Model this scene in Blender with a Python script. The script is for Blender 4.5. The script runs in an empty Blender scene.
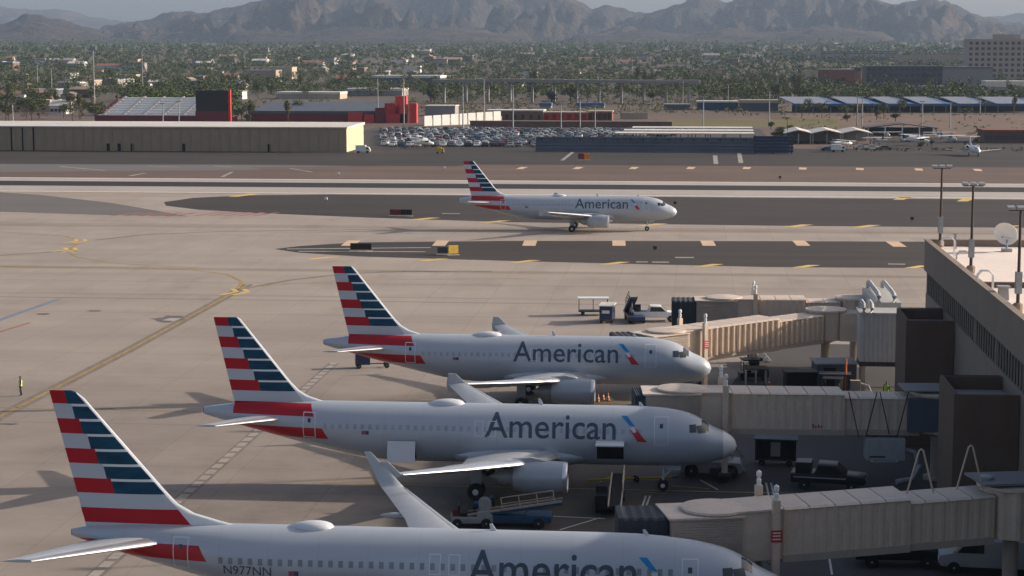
import bpy, bmesh, math, random
import numpy as np
from mathutils import Vector, Matrix, noise as mnoise

R = math.radians
sc = bpy.context.scene
col = sc.collection
random.seed(7)

# ------------------------------------------------------------------ camera
F, CH, YH, YAW = 1900.0, 30.25, 53.0, 5.5      # focal length in pixels, eye height, horizon row, heading
PITCH = math.atan((288 - YH) / F)
cd = bpy.data.cameras.new('camera')
cam = bpy.data.objects.new('camera', cd)
col.objects.link(cam)
cam.location = (0, 0, CH)
cam.rotation_euler = (R(90) - PITCH, 0, R(YAW))
cd.sensor_width = 36.0
cd.lens = 36.0 * F / 1024.0
cd.clip_start = 0.5
cd.clip_end = 60000
sc.camera = cam

# ------------------------------------------------------------------ light
SUN_EL, SUN_AZ = 19.2, 17.0                    # azimuth counted from +X towards +Y
w = bpy.data.worlds.new('World')
sc.world = w
w.use_nodes = True
wn = w.node_tree
bg = wn.nodes['Background']
sky = wn.nodes.new('ShaderNodeTexSky')
sky.sky_type = 'NISHITA'
sky.sun_disc = False
sky.sun_elevation = R(SUN_EL)
sky.sun_rotation = R(90 - SUN_AZ)
sky.air_density = 0.65
sky.dust_density = 4.0
sky.ozone_density = 0.3
wn.links.new(sky.outputs[0], bg.inputs[0])
bg.inputs[1].default_value = 0.13
sl = bpy.data.lights.new('sun', 'SUN')
sun = bpy.data.objects.new('sun', sl)
col.objects.link(sun)
sdir = Vector((math.cos(R(SUN_AZ)) * math.cos(R(SUN_EL)), math.sin(R(SUN_AZ)) * math.cos(R(SUN_EL)), math.sin(R(SUN_EL))))
sun.rotation_euler = sdir.to_track_quat('Z', 'Y').to_euler()
sun.location = (0, 0, 200)
sl.energy = 5.0
sl.angle = R(0.53)
sl.color = (1.0, 0.88, 0.76)
sc.view_settings.view_transform = 'Standard'
sc.view_settings.look = 'None'
sc.view_settings.gamma = 1.0
sc.view_settings.exposure = 0.35
sc.render.engine = 'CYCLES'
sc.cycles.use_denoising = True
sc.cycles.max_bounces = 6
sc.cycles.diffuse_bounces = 3
sc.cycles.glossy_bounces = 3
sc.cycles.transmission_bounces = 4
sc.cycles.transparent_max_bounces = 8
sc.cycles.volume_bounces = 0
sc.cycles.sample_clamp_indirect = 4.0

# ------------------------------------------------------------------ photo -> place
def _ray(px, py):
    dx = (px - 512) / F
    dy = (288 - py) / F
    X, Y, Z = dx, math.cos(PITCH) + dy * math.sin(PITCH), -math.sin(PITCH) + dy * math.cos(PITCH)
    c, s = math.cos(R(-YAW)), math.sin(R(-YAW))
    return X * c + Y * s, -X * s + Y * c, Z
def G(px, py, z=0.0):
    """ground position (at height z) that was surveyed at this spot of the photograph"""
    a, b, c = _ray(px, py)
    t = (z - CH) / c
    return a * t, b * t
def V(px, py, v):
    """east and height of a spot known to lie at northing v"""
    a, b, c = _ray(px, py)
    t = v / b
    return a * t, CH + c * t

# ------------------------------------------------------------------ node helper
class NT:
    def __init__(self, m):
        m.use_nodes = True
        self.t = m.node_tree
        self.bsdf = self.t.nodes['Principled BSDF']
    def n(self, kind, **kw):
        x = self.t.nodes.new(kind)
        for k, v in kw.items():
            setattr(x, k, v)
        return x
    def put(self, sock, v):
        if hasattr(v, 'is_output'):
            self.t.links.new(v, sock)
        else:
            sock.default_value = v
    def m(self, op, a, b=0.0, c=None):
        x = self.n('ShaderNodeMath', operation=op)
        self.put(x.inputs[0], a)
        self.put(x.inputs[1], b)
        if c is not None:
            self.put(x.inputs[2], c)
        return x.outputs[0]
    def mix(self, f, a, b):
        x = self.n('ShaderNodeMix', data_type='RGBA')
        self.put(x.inputs[0], f)
        self.put(x.inputs[6], a if hasattr(a, 'is_output') else (*a, 1))
        self.put(x.inputs[7], b if hasattr(b, 'is_output') else (*b, 1))
        return x.outputs[2]
    def obj(self):
        return self.n('ShaderNodeTexCoord').outputs['Object']
    def xyz(self, v):
        s = self.n('ShaderNodeSeparateXYZ')
        self.t.links.new(v, s.inputs[0])
        return s.outputs
    def noise(self, vec, scale, detail=3.0, rough=0.55):
        x = self.n('ShaderNodeTexNoise')
        self.t.links.new(vec, x.inputs['Vector'])
        x.inputs['Scale'].default_value = scale
        x.inputs['Detail'].default_value = detail
        x.inputs['Roughness'].default_value = rough
        return x.outputs['Fac']
    def stretch(self, vec, s):
        x = self.n('ShaderNodeMapping')
        self.t.links.new(vec, x.inputs['Vector'])
        x.inputs['Scale'].default_value = s
        return x.outputs[0]
    def ramp(self, f, p0, p1):
        x = self.n('ShaderNodeMapRange')
        self.put(x.inputs[0], f)
        x.inputs[1].default_value = p0
        x.inputs[2].default_value = p1
        return x.outputs[0]
    def bump(self, h, strength, dist=0.02):
        x = self.n('ShaderNodeBump')
        x.inputs['Strength'].default_value = strength
        x.inputs['Distance'].default_value = dist
        self.t.links.new(h, x.inputs['Height'])
        self.t.links.new(x.outputs[0], self.bsdf.inputs['Normal'])
    def base(self, c):
        self.put(self.bsdf.inputs['Base Color'], c if hasattr(c, 'is_output') else (*c, 1))
    def set(self, rough=0.6, metal=0.0, spec=0.5):
        self.bsdf.inputs['Roughness'].default_value = rough
        self.bsdf.inputs['Metallic'].default_value = metal
        self.bsdf.inputs['Specular IOR Level'].default_value = spec

M = {}
def pm(name, c, rough=0.6, metal=0.0, var=0.18, scale=1.5, spec=0.4, bump=0.0, world=False):
    """a painted, worn or dusty plain surface"""
    m = bpy.data.materials.new(name)
    n = NT(m)
    n.set(rough, metal, spec)
    if world:
        o = n.n('ShaderNodeNewGeometry').outputs['Position']
    else:
        o = n.obj()
    f = n.noise(o, scale, 4.0)
    f2 = n.noise(o, scale * 7.3, 2.0)
    f = n.m('MULTIPLY_ADD', f2, 0.35, n.m('MULTIPLY', f, 0.65))
    f = n.ramp(f, 0.3, 0.7)
    lo = tuple(x * (1 - var) for x in c)
    hi = tuple(min(1, x * (1 + var)) for x in c)
    n.base(n.mix(f, lo, hi))
    if bump:
        n.bump(f2, bump)
    M[name] = m
    return m

# ------------------------------------------------------------------ mesh helper
class MB:
    def __init__(self):
        self.v, self.f, self.mi = [], [], []
        self.cur = 0
    def add(self, vs, fs):
        o = len(self.v)
        self.v += [tuple(x) for x in vs]
        self.f += [tuple(i + o for i in q) for q in fs]
        self.mi += [self.cur] * len(fs)
        return self
    def box(self, x0, x1, y0, y1, z0, z1, top=0.0, topy=None):
        ty = top if topy is None else topy
        vs = [(x0, y0, z0), (x1, y0, z0), (x1, y1, z0), (x0, y1, z0),
              (x0 + top, y0 + ty, z1), (x1 - top, y0 + ty, z1), (x1 - top, y1 - ty, z1), (x0 + top, y1 - ty, z1)]
        return self.add(vs, [(3, 2, 1, 0), (4, 5, 6, 7), (0, 1, 5, 4), (1, 2, 6, 5), (2, 3, 7, 6), (3, 0, 4, 7)])
    def cbox(self, c, s, rz=0.0, rx=0.0, ry=0.0):
        mt = Matrix.Translation(c) @ Matrix.Rotation(rz, 4, 'Z') @ Matrix.Rotation(ry, 4, 'Y') @ Matrix.Rotation(rx, 4, 'X')
        h = [x / 2 for x in s]
        vs = [mt @ Vector((a * h[0], b * h[1], d * h[2])) for d in (-1, 1) for a, b in ((-1, -1), (1, -1), (1, 1), (-1, 1))]
        return self.add(vs, [(3, 2, 1, 0), (4, 5, 6, 7), (0, 1, 5, 4), (1, 2, 6, 5), (2, 3, 7, 6), (3, 0, 4, 7)])
    def prism(self, pts, axis, a0, a1):
        """polygon pts (2-D) extruded along axis: 'y' uses (x,z), 'x' uses (y,z), 'z' uses (x,y)"""
        def p(q, a):
            return (q[0], a, q[1]) if axis == 'y' else (a, q[0], q[1]) if axis == 'x' else (q[0], q[1], a)
        n = len(pts)
        area = sum(pts[i][0] * pts[(i + 1) % n][1] - pts[(i + 1) % n][0] * pts[i][1] for i in range(n))
        pts = list(pts)
        if (area < 0) != (axis == 'y'):
            pts.reverse()
        vs = [p(q, a0) for q in pts] + [p(q, a1) for q in pts]
        fs = [tuple(range(n - 1, -1, -1)), tuple(range(n, 2 * n))]
        fs += [(i, (i + 1) % n, n + (i + 1) % n, n + i) for i in range(n)]
        return self.add(vs, fs)
    def tube(self, pts, r, n=8, r1=None, cap=True):
        pts = [Vector(p) for p in pts]
        k = len(pts)
        rings = []
        for i, p in enumerate(pts):
            d = (pts[min(i + 1, k - 1)] - pts[max(i - 1, 0)]).normalized()
            a = d.cross(Vector((0, 0, 1)))
            if a.length < 1e-3:
                a = d.cross(Vector((0, 1, 0)))
            a.normalize()
            b = d.cross(a).normalized()
            rr = r if r1 is None else r + (r1 - r) * i / max(1, k - 1)
            rings.append([p + a * rr * math.cos(2 * math.pi * j / n) + b * rr * math.sin(2 * math.pi * j / n) for j in range(n)])
        vs = [q for g in rings for q in g]
        fs = []
        for i in range(k - 1):
            for j in range(n):
                a, b = i * n + j, i * n + (j + 1) % n
                fs.append((a, b, b + n, a + n))
        if cap:
            fs.append(tuple(range(n - 1, -1, -1)))
            fs.append(tuple(range((k - 1) * n, k * n)))
        return self.add(vs, fs)
    def lathe(self, prof, c=(0, 0, 0), axis='z', n=24, sx=1.0):
        """prof: list of (radius, along)"""
        vs, fs = [], []
        for r, h in prof:
            for j in range(n):
                a = 2 * math.pi * j / n
                p, q = r * math.cos(a) * sx, r * math.sin(a)
                vs.append((c[0] + h, c[1] + p, c[2] + q) if axis == 'x' else
                          (c[0] + p, c[1] + h, c[2] + q) if axis == 'y' else (c[0] + p, c[1] + q, c[2] + h))
        for i in range(len(prof) - 1):
            for j in range(n):
                a, b = i * n + j, i * n + (j + 1) % n
                fs.append((a, b, b + n, a + n))
        if prof[0][0] > 1e-4:
            fs.append(tuple(range(n - 1, -1, -1)))
        if prof[-1][0] > 1e-4:
            fs.append(tuple(range((len(prof) - 1) * n, len(prof) * n)))
        return self.add(vs, fs)
    def loft(self, rings, cap=True, closed=True):
        n = len(rings[0])
        vs = [q for g in rings for q in g]
        fs = []
        for i in range(len(rings) - 1):
            for j in range(n if closed else n - 1):
                a, b = i * n + j, i * n + (j + 1) % n
                fs.append((a, b, b + n, a + n))
        if cap:
            fs.append(tuple(range(n - 1, -1, -1)))
            fs.append(tuple(range((len(rings) - 1) * n, len(rings) * n)))
        return self.add(vs, fs)
    def mesh(self, name, mats, smooth=False, fixn=False, bevel=0.0):
        me = bpy.data.meshes.new(name)
        me.from_pydata(self.v, [], self.f)
        mats = mats if isinstance(mats, (list, tuple)) else [mats]
        for q in mats:
            me.materials.append(M[q] if isinstance(q, str) else q)
        if len(mats) > 1:
            me.polygons.foreach_set('material_index', self.mi)
        if fixn or smooth or bevel:
            bm = bmesh.new()
            bm.from_mesh(me)
            if fixn:
                bmesh.ops.recalc_face_normals(bm, faces=bm.faces)
            if bevel:
                bmesh.ops.bevel(bm, geom=bm.edges[:], offset=bevel, segments=2, profile=0.6, affect='EDGES', clamp_overlap=True)
            bm.to_mesh(me)
            bm.free()
        if smooth:
            me.polygons.foreach_set('use_smooth', [True] * len(me.polygons))
            me.set_sharp_from_angle(angle=R(38))
        me.update()
        return me
    def build(self, name, mats, parent=None, smooth=False, fixn=False, bevel=0.0, loc=None, rz=None):
        o = bpy.data.objects.new(name, self.mesh(name, mats, smooth, fixn, bevel))
        col.objects.link(o)
        if parent is not None:
            o.parent = parent
        if loc is not None:
            o.location = loc
        if rz is not None:
            o.rotation_euler.z = rz
        return o

def tag(o, label=None, cat=None, group=None, kind=None):
    for k, v in (('label', label), ('category', cat), ('group', group), ('kind', kind)):
        if v:
            o[k] = v
    return o
def thing(name, label, cat, loc=(0, 0, 0), rz=0.0, group=None):
    o = bpy.data.objects.new(name, None)
    o.empty_display_size = 0.5
    col.objects.link(o)
    o.location = loc
    o.rotation_euler = (0, 0, rz)
    return tag(o, label, cat, group)
def inst(me, name, parent=None, loc=(0, 0, 0), rz=0.0, s=1.0):
    o = bpy.data.objects.new(name, me)
    col.objects.link(o)
    if parent is not None:
        o.parent = parent
    o.location = loc
    o.rotation_euler = (0, 0, rz)
    o.scale = (s, s, s) if not isinstance(s, tuple) else s
    return o
def copy_tree(o, parent=None):
    c = o.copy()
    col.objects.link(c)
    c.parent = parent
    for ch in list(o.children):
        copy_tree(ch, c)
    return c
def lerp(tab, x):
    if x <= tab[0][0]:
        return tab[0][1]
    for (a, p), (b, q) in zip(tab, tab[1:]):
        if x <= b:
            return p + (q - p) * (x - a) / (b - a)
    return tab[-1][1]
def cubic(tab, x):
    """monotone smooth interpolation through the table"""
    n = len(tab)
    if x <= tab[0][0]:
        return tab[0][1]
    if x >= tab[-1][0]:
        return tab[-1][1]
    d = [(tab[i + 1][1] - tab[i][1]) / (tab[i + 1][0] - tab[i][0]) for i in range(n - 1)]
    ms = [d[0]] + [0 if d[i - 1] * d[i] <= 0 else 2 * d[i - 1] * d[i] / (d[i - 1] + d[i]) for i in range(1, n - 1)] + [d[-1]]
    for i in range(n - 1):
        if x <= tab[i + 1][0]:
            h = tab[i + 1][0] - tab[i][0]
            t = (x - tab[i][0]) / h
            return ((1 + 2 * t) * (1 - t) ** 2 * tab[i][1] + t * (1 - t) ** 2 * h * ms[i]
                    + t * t * (3 - 2 * t) * tab[i + 1][1] + t * t * (t - 1) * h * ms[i + 1])
# ------------------------------------------------------------------ plain materials
pm('steel_grey', (0.32, 0.33, 0.34), 0.5, 0.3)
pm('dark_steel', (0.05, 0.05, 0.055), 0.55)
pm('rubber', (0.018, 0.018, 0.019), 0.8)
pm('white_paint', (0.72, 0.72, 0.70), 0.45, var=0.10)
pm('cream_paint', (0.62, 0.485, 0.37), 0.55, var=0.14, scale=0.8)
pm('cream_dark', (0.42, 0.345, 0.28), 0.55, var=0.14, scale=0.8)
pm('cream_roof', (0.62, 0.51, 0.42), 0.6, var=0.16, scale=0.7)
pm('grey_panel', (0.34, 0.35, 0.35), 0.5, var=0.12)
pm('canopy_cloth', (0.035, 0.04, 0.05), 0.8)
pm('navy_paint', (0.02, 0.035, 0.09), 0.4)
pm('blue_paint', (0.016, 0.065, 0.13), 0.45)
pm('black_paint', (0.015, 0.015, 0.017), 0.35)
pm('yellow_paint', (0.62, 0.40, 0.04), 0.5)
pm('hivis', (0.55, 0.75, 0.05), 0.6)
pm('orange_paint', (0.70, 0.20, 0.04), 0.5)
pm('red_paint', (0.48, 0.03, 0.03), 0.5)
pm('dark_red', (0.17, 0.025, 0.028), 0.6)
pm('bright_red', (0.60, 0.045, 0.04), 0.55)
pm('glass_dark', (0.02, 0.022, 0.025), 0.12, spec=0.6)
pm('glass_blue', (0.03, 0.06, 0.09), 0.15, spec=0.6)
pm('terminal_tan', (0.26, 0.205, 0.16), 0.85, var=0.10, scale=0.35)
pm('terminal_brown', (0.14, 0.092, 0.066), 0.85, var=0.12, scale=0.5)
pm('roof_membrane', (0.80, 0.69, 0.60), 0.8, var=0.10, scale=0.2)
pm('pole_brown', (0.06, 0.035, 0.03), 0.5)
pm('skin', (0.36, 0.20, 0.13), 0.6)
pm('trousers', (0.02, 0.022, 0.03), 0.8)
pm('hair', (0.02, 0.014, 0.01), 0.7)
pm('hangar_tan', (0.36, 0.275, 0.185), 0.7, var=0.10, scale=0.3)
pm('hangar_end', (0.55, 0.47, 0.30), 0.7, var=0.08, scale=0.3)
pm('white_roof', (0.62, 0.58, 0.52), 0.7, var=0.10, scale=0.1)
pm('grey_roof', (0.30, 0.29, 0.29), 0.7, var=0.14, scale=0.2)
pm('blue_roof', (0.04, 0.12, 0.27), 0.6, var=0.2, scale=0.2)
pm('slate_wall', (0.085, 0.10, 0.125), 0.7, var=0.2, scale=0.2)
pm('brick_red', (0.20, 0.07, 0.05), 0.85, var=0.2, scale=0.3)
pm('brick_brown', (0.16, 0.10, 0.08), 0.85, var=0.2, scale=0.3)
pm('stucco_beige', (0.42, 0.34, 0.26), 0.85, var=0.12, scale=0.2)
pm('stucco_tan', (0.34, 0.26, 0.19), 0.85, var=0.12, scale=0.2)
pm('stucco_grey', (0.27, 0.25, 0.24), 0.85, var=0.12, scale=0.2)
pm('stucco_white', (0.62, 0.60, 0.56), 0.8, var=0.08, scale=0.2)
pm('hotel_wall', (0.40, 0.33, 0.28), 0.85, var=0.08, scale=0.1)
pm('office_dark', (0.07, 0.07, 0.075), 0.5, var=0.2, scale=0.2)
pm('office_grey', (0.22, 0.22, 0.22), 0.7, var=0.1, scale=0.2)
pm('tile_roof', (0.28, 0.13, 0.08), 0.85, var=0.2, scale=0.3)
pm('shingle_roof', (0.17, 0.14, 0.125), 0.85, var=0.2, scale=0.3)
pm('bark', (0.09, 0.065, 0.045), 0.9)
pm('line_yellow', (0.34, 0.225, 0.075), 0.8, var=0.35, scale=0.6)
pm('mark_yellow', (0.62, 0.43, 0.13), 0.8, var=0.25, scale=0.4)
pm('mark_pink', (0.62, 0.43, 0.28), 0.8, var=0.15, scale=0.4)
pm('line_white', (0.60, 0.57, 0.52), 0.8, var=0.25, scale=0.6)
pm('lane_paint', (0.33, 0.295, 0.26), 0.85, var=0.2, scale=0.6)
pm('line_faded', (0.30, 0.27, 0.24), 0.85, var=0.4, scale=0.3)
pm('line_red', (0.30, 0.13, 0.105), 0.8, var=0.3, scale=0.6)
pm('line_blue', (0.16, 0.20, 0.26), 0.8, var=0.2, scale=0.6)
pm('line_black', (0.19, 0.157, 0.128), 0.85, var=0.3, scale=0.5)

# ------------------------------------------------------------------ ground materials
def ground_mat(name, c, streak=(0.015, 0.12), var=0.16, joints=0.0, tracks=(), stain_shade=0.0, fine=0.06):
    m = bpy.data.materials.new(name)
    n = NT(m)
    n.set(0.85, 0.0, 0.25)
    pos = n.n('ShaderNodeNewGeometry').outputs['Position']
    x, y, z = n.xyz(pos)
    a = n.noise(n.stretch(pos, (streak[0], streak[1], 1)), 1.0, 5.0, 0.6)
    b = n.noise(pos, 0.035, 4.0, 0.6)
    g = n.noise(pos, 1.3, 3.0, 0.6)
    v = n.m('ADD', n.m('MULTIPLY', n.m('SUBTRACT', a, 0.5), 2.0 * var), n.m('MULTIPLY', n.m('SUBTRACT', b, 0.5), 1.6 * var))
    v = n.m('ADD', v, n.m('MULTIPLY', n.m('SUBTRACT', g, 0.5), 2.0 * fine))
    k = n.m('ADD', 1.0, v)
    if joints:
        # slab joints every 7.6 m and a little difference from slab to slab
        for s in (x, y):
            fr = n.m('FRACT', n.m('DIVIDE', n.m('ADD', s, 4000.0), 7.6))
            e = n.m('ABSOLUTE', n.m('SUBTRACT', fr, 0.5))
            k = n.m('MULTIPLY', k, n.m('SUBTRACT', 1.0, n.m('MULTIPLY', n.ramp(e, 0.487, 0.499), joints)))
        cell = n.n('ShaderNodeCombineXYZ')
        for i, s in enumerate((x, y)):
            n.t.links.new(n.m('FLOOR', n.m('DIVIDE', n.m('ADD', s, 4000.0), 7.6)), cell.inputs[i])
        wnz = n.n('ShaderNodeTexWhiteNoise', noise_dimensions='2D')
        n.t.links.new(cell.outputs[0], wnz.inputs['Vector'])
        k = n.m('MULTIPLY', k, n.m('ADD', 0.965, n.m('MULTIPLY', wnz.outputs['Value'], 0.07)))
    for v0, wid, dep in tracks:
        # rubber and grime worn in along the line aircraft follow
        wob = n.m('MULTIPLY', n.m('SUBTRACT', n.noise(n.stretch(pos, (0.02, 0.02, 1)), 1.0, 2.0), 0.5), wid * 0.8)
        d = n.m('ABSOLUTE', n.m('ADD', n.m('SUBTRACT', y, v0), wob))
        f = n.m('SUBTRACT', 1.0, n.ramp(d, 0.0, wid))
        f = n.m('MULTIPLY', f, n.ramp(n.noise(n.stretch(pos, (0.008, 0.7, 1)), 1.0, 4.0, 0.7), 0.25, 0.7))
        k = n.m('MULTIPLY', k, n.m('SUBTRACT', 1.0, n.m('MULTIPLY', f, dep)))
    if stain_shade:
        # oil and tyre grime with gate-side shade painted in, thin on the open apron
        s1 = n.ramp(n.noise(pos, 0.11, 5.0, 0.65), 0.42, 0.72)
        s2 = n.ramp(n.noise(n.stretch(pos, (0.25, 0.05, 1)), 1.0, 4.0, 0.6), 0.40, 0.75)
        near = n.m('MULTIPLY', n.m('MULTIPLY_ADD', n.ramp(x, -70.0, 2.0), 0.45, 0.55), n.m('SUBTRACT', 1.0, n.ramp(y, 160.0, 235.0)))  # darkens towards camera and gates; vignette painted in with the stains
        grime_shade = n.m('MULTIPLY', n.ramp(n.m('MULTIPLY_ADD', s1, 6.0, x), -27.0, -9.0), n.m('SUBTRACT', 1.0, n.ramp(n.m('MULTIPLY_ADD', s2, 8.0, y), 152.0, 182.0)))  # dirty concrete plus the concourse shadow, darkened into the colour
        k = n.m('MULTIPLY', k, n.m('SUBTRACT', 1.0, n.m('MULTIPLY', grime_shade, 0.62)))
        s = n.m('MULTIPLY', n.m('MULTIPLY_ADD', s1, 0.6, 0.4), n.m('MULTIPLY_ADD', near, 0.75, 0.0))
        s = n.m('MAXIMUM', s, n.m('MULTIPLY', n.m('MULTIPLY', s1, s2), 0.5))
        k = n.m('MULTIPLY', k, n.m('SUBTRACT', 1.0, n.m('MULTIPLY', s, stain_shade)))
    rgb = n.n('ShaderNodeMix', data_type='RGBA', blend_type='MULTIPLY')
    rgb.inputs[0].default_value = 1.0
    rgb.inputs[6].default_value = (*c, 1)
    cc = n.n('ShaderNodeCombineColor')
    for i in range(3):
        n.t.links.new(k, cc.inputs[i])
    n.t.links.new(cc.outputs[0], rgb.inputs[7])
    n.base(rgb.outputs[2])
    n.bump(g, 0.15, 0.02)
    M[name] = m
ground_mat('desert', (0.115, 0.09, 0.068), (0.01, 0.03), 0.35)
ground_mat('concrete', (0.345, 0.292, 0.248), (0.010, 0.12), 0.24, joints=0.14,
           tracks=((326.0, 3.6, 0.62), (330.0, 1.2, 0.4), (261.0, 2.4, 0.60), (228.4, 0.6, 0.75), (232.5, 0.6, 0.4), (246.0, 1.0, 0.25), (216.0, 0.5, 0.2), (244.0, 6.0, 0.10), (186.0, 0.35, 0.3), (150.0, 0.35, 0.3)), stain_shade=0.62)
ground_mat('asphalt', (0.047, 0.039, 0.034), (0.006, 0.22), 0.42, fine=0.12)
ground_mat('asphalt_old', (0.044, 0.037, 0.033), (0.006, 0.13), 0.45, fine=0.12)
ground_mat('grey_ground', (0.145, 0.132, 0.125), (0.01, 0.12), 0.18)
ground_mat('dirt_strip', (0.135, 0.092, 0.073), (0.005, 0.16), 0.38, fine=0.1)
ground_mat('runway_edge', (0.40, 0.36, 0.325), (0.004, 0.35), 0.30)
ground_mat('runway_rubber', (0.029, 0.025, 0.024), (0.006, 0.25), 0.25)
ground_mat('lot_asphalt', (0.075, 0.065, 0.06), (0.03, 0.05), 0.2)
ground_mat('dry_grass', (0.14, 0.12, 0.045), (0.02, 0.06), 0.35)
ground_mat('dry_dirt', (0.165, 0.11, 0.08), (0.01, 0.05), 0.3)
ground_mat('gate_shade_pavement', (0.075, 0.07, 0.068), (0.05, 0.05), 0.25)

# ------------------------------------------------------------------ ground sheets
def terr(x, y):
    r = math.hypot(x, y)
    return 0.0 if r < 1500 else (r - 1500) * 0.0122
def sheet(name, pts, mat, z, kind='structure'):
    me = bpy.data.meshes.new(name)
    a = sum(p[0] * q[1] - q[0] * p[1] for p, q in zip(pts, pts[1:] + pts[:1]))
    if a < 0:
        pts = pts[::-1]
    me.from_pydata([(p[0], p[1], z) for p in pts], [], [tuple(range(len(pts)))])
    me.materials.append(M[mat])
    o = bpy.data.objects.new(name, me)
    col.objects.link(o)
    if kind:
        o['kind'] = kind
    return o
def band(name, v0, v1, mat, z, u0=-420.0, u1=330.0):
    return sheet(name, [(u0, v0), (u1, v0), (u1, v1), (u0, v1)], mat, z)

# terrain: flat valley floor that climbs gently to the foot of the mountains
gm = MB()
NA, rad = 96, [0, 60, 700, 1400, 1500, 1700, 2200, 3000, 4000, 5500, 7500, 9500, 12500, 16000]
vs = [(0, 0, -0.05)]
for r in rad[1:]:
    for i in range(NA):
        a = 2 * math.pi * i / NA
        x, y = r * math.cos(a), r * math.sin(a)
        vs.append((x, y, terr(x, y) - 0.05))
fs = [(0, 1 + i, 1 + (i + 1) % NA) for i in range(NA)]
for k in range(len(rad) - 2):
    for i in range(NA):
        a, b = 1 + k * NA + i, 1 + k * NA + (i + 1) % NA
        fs.append((a, a + NA, b + NA, b))
gm.add(vs, fs)
tag(gm.build('ground', 'desert'), kind='structure')

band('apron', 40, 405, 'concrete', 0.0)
band('taxiway_shoulder', 452, 516, 'dirt_strip', 0.0)
band('service_road', 516, 612, 'asphalt_old', 0.0)
sheet('old_taxiway', [(-420, 466), (-420, 517), (-96, 517), (-92, 505), (-118, 498), (-112, 486), (-150, 478), (-190, 468)], 'grey_ground', 0.006)
sheet('old_taxiway', [(-420, 498), (-420, 518), (-60, 518), (-64, 508), (-90, 506.5), (-120, 509)], 'asphalt', 0.010)
band('runway', 405, 452, 'runway_edge', 0.004)
band('runway_wheel_path', 424, 439.5, 'runway_rubber', 0.008)
sheet('gate_shade_pavement', [(-1.0, 40), (40, 40), (40, 199), (8.5, 199), (5.5, 187), (3.4, 172), (3.0, 158), (1.0, 141), (-2, 128)], 'gate_shade_pavement', 0.006)  # dark sheet: shade beside the concourse is put into its colour and outline
sheet('taxiway_asphalt', [(-108, 379), (-105, 391), (-95, 399), (-78, 403.5), (-39, 403), (330, 402), (330, 338), (13, 337), (-10, 338.3), (-33, 339.5), (-60, 346.5), (-83, 354.5), (-96, 361), (-105, 370)], 'asphalt', 0.004)
sheet('island_asphalt', [(-65, 289), (-62, 294), (-54, 300.5), (-29.5, 305.5), (12, 309), (37, 310.5), (330, 311), (330, 272), (33, 272), (10.5, 271), (-8, 273.2), (-26.5, 275.5), (-50, 279.5), (-60, 284)], 'asphalt', 0.004)
sheet('dark_wedge', [(-420, 404), (-152, 403), (-140, 396), (-118, 376), (-97, 350), (-94, 346), (-110, 347.5), (-134, 353), (-420, 358)], 'grey_ground', 0.004)  # darker grey wedge laid over the apron
band('car_park_ground', 612, 770, 'lot_asphalt', 0.004, -130, 26)
sheet('ramp_ground', [(32, 560), (330, 560), (330, 700), (60, 700), (60, 612), (32, 612)], 'asphalt_old', 0.008)
sheet('dirt_field', [(60, 700), (330, 700), (330, 960), (40, 960)], 'dry_dirt', 0.0)
sheet('grass_verge', [G(668, 119), G(836, 118), G(842, 127), G(664, 127)], 'dry_grass', 0.012)
sheet('rail_yard_ground', [(-420, 612), (60, 612), (60, 700), (40, 960), (-420, 960)], 'dirt_strip', 0.0)

# ------------------------------------------------------------------ painted marks
def stripe(name, p, q, wd, mat, z, rag=False):
    d = Vector((q[0] - p[0], q[1] - p[1]))
    nrm = Vector((-d.y, d.x)).normalized() * wd / 2
    return sheet(name, [(p[0] + nrm.x, p[1] + nrm.y), (p[0] - nrm.x, p[1] - nrm.y), (q[0] - nrm.x, q[1] - nrm.y), (q[0] + nrm.x, q[1] + nrm.y)], mat, z)
def poly_line(name, pts, wd, mat, z):
    pts = [Vector((p[0], p[1])) for p in pts]
    L, Rr = [], []
    for i, p in enumerate(pts):
        d = (pts[min(i + 1, len(pts) - 1)] - pts[max(0, i - 1)]).normalized()
        nn = Vector((-d.y, d.x)) * wd / 2
        L.append(p + nn)
        Rr.append(p - nn)
    me = bpy.data.meshes.new(name)
    n = len(pts)
    me.from_pydata([(q.x, q.y, z) for q in L + Rr], [], [(i, i + 1, n + i + 1, n + i)[::-1] for i in range(n - 1)])
    me.materials.append(M[mat])
    o = bpy.data.objects.new(name, me)
    col.objects.link(o)
    o['kind'] = 'structure'
    return o
# lead-in line along the gates with its dark border, and curves joining it to the taxilane
poly_line('lead_in_line_border', [(-58, 60), (-57.8, 150), (-57.6, 187), (-58.3, 238), (-58.4, 244)], 1.5, 'line_black', 0.008)
poly_line('lead_in_line', [(-58, 60), (-57.8, 150), (-57.6, 187), (-58.3, 238), (-58.4, 244)], 0.32, 'line_yellow', 0.012)
poly_line('taxi_curve', [(-58.4, 238), (-60, 247), (-64, 255), (-71, 260), (-82, 261.6), (-420, 262)], 0.45, 'line_yellow', 0.012)
poly_line('taxi_curve_border', [(-58.4, 238), (-54, 249), (-48, 257), (-40, 261), (-28, 262)], 0.9, 'line_black', 0.010)
poly_line('taxi_curve', [(-58.4, 240), (-52, 246), (-40, 251), (-22, 254)], 0.35, 'line_yellow', 0.013)
poly_line('taxi_curve', [(-94, 282), (-96.5, 286), (-98, 293), (-99.6, 299), (-104, 306), (-120, 314), (-150, 322)], 0.5, 'line_yellow', 0.012)
poly_line('taxi_curve', [(-96.9, 284.5), (-92, 275), (-84, 267), (-70, 262.5)], 0.35, 'line_yellow', 0.013)
poly_line('taxi_curve_border', [(-97, 300), (-92, 310), (-80, 317), (-60, 322), (-40, 324)], 1.1, 'line_black', 0.008)
poly_line('taxi_curve_border', [(-96, 283), (-106, 274), (-124, 266), (-150, 262)], 1.0, 'line_black', 0.008)
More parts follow.
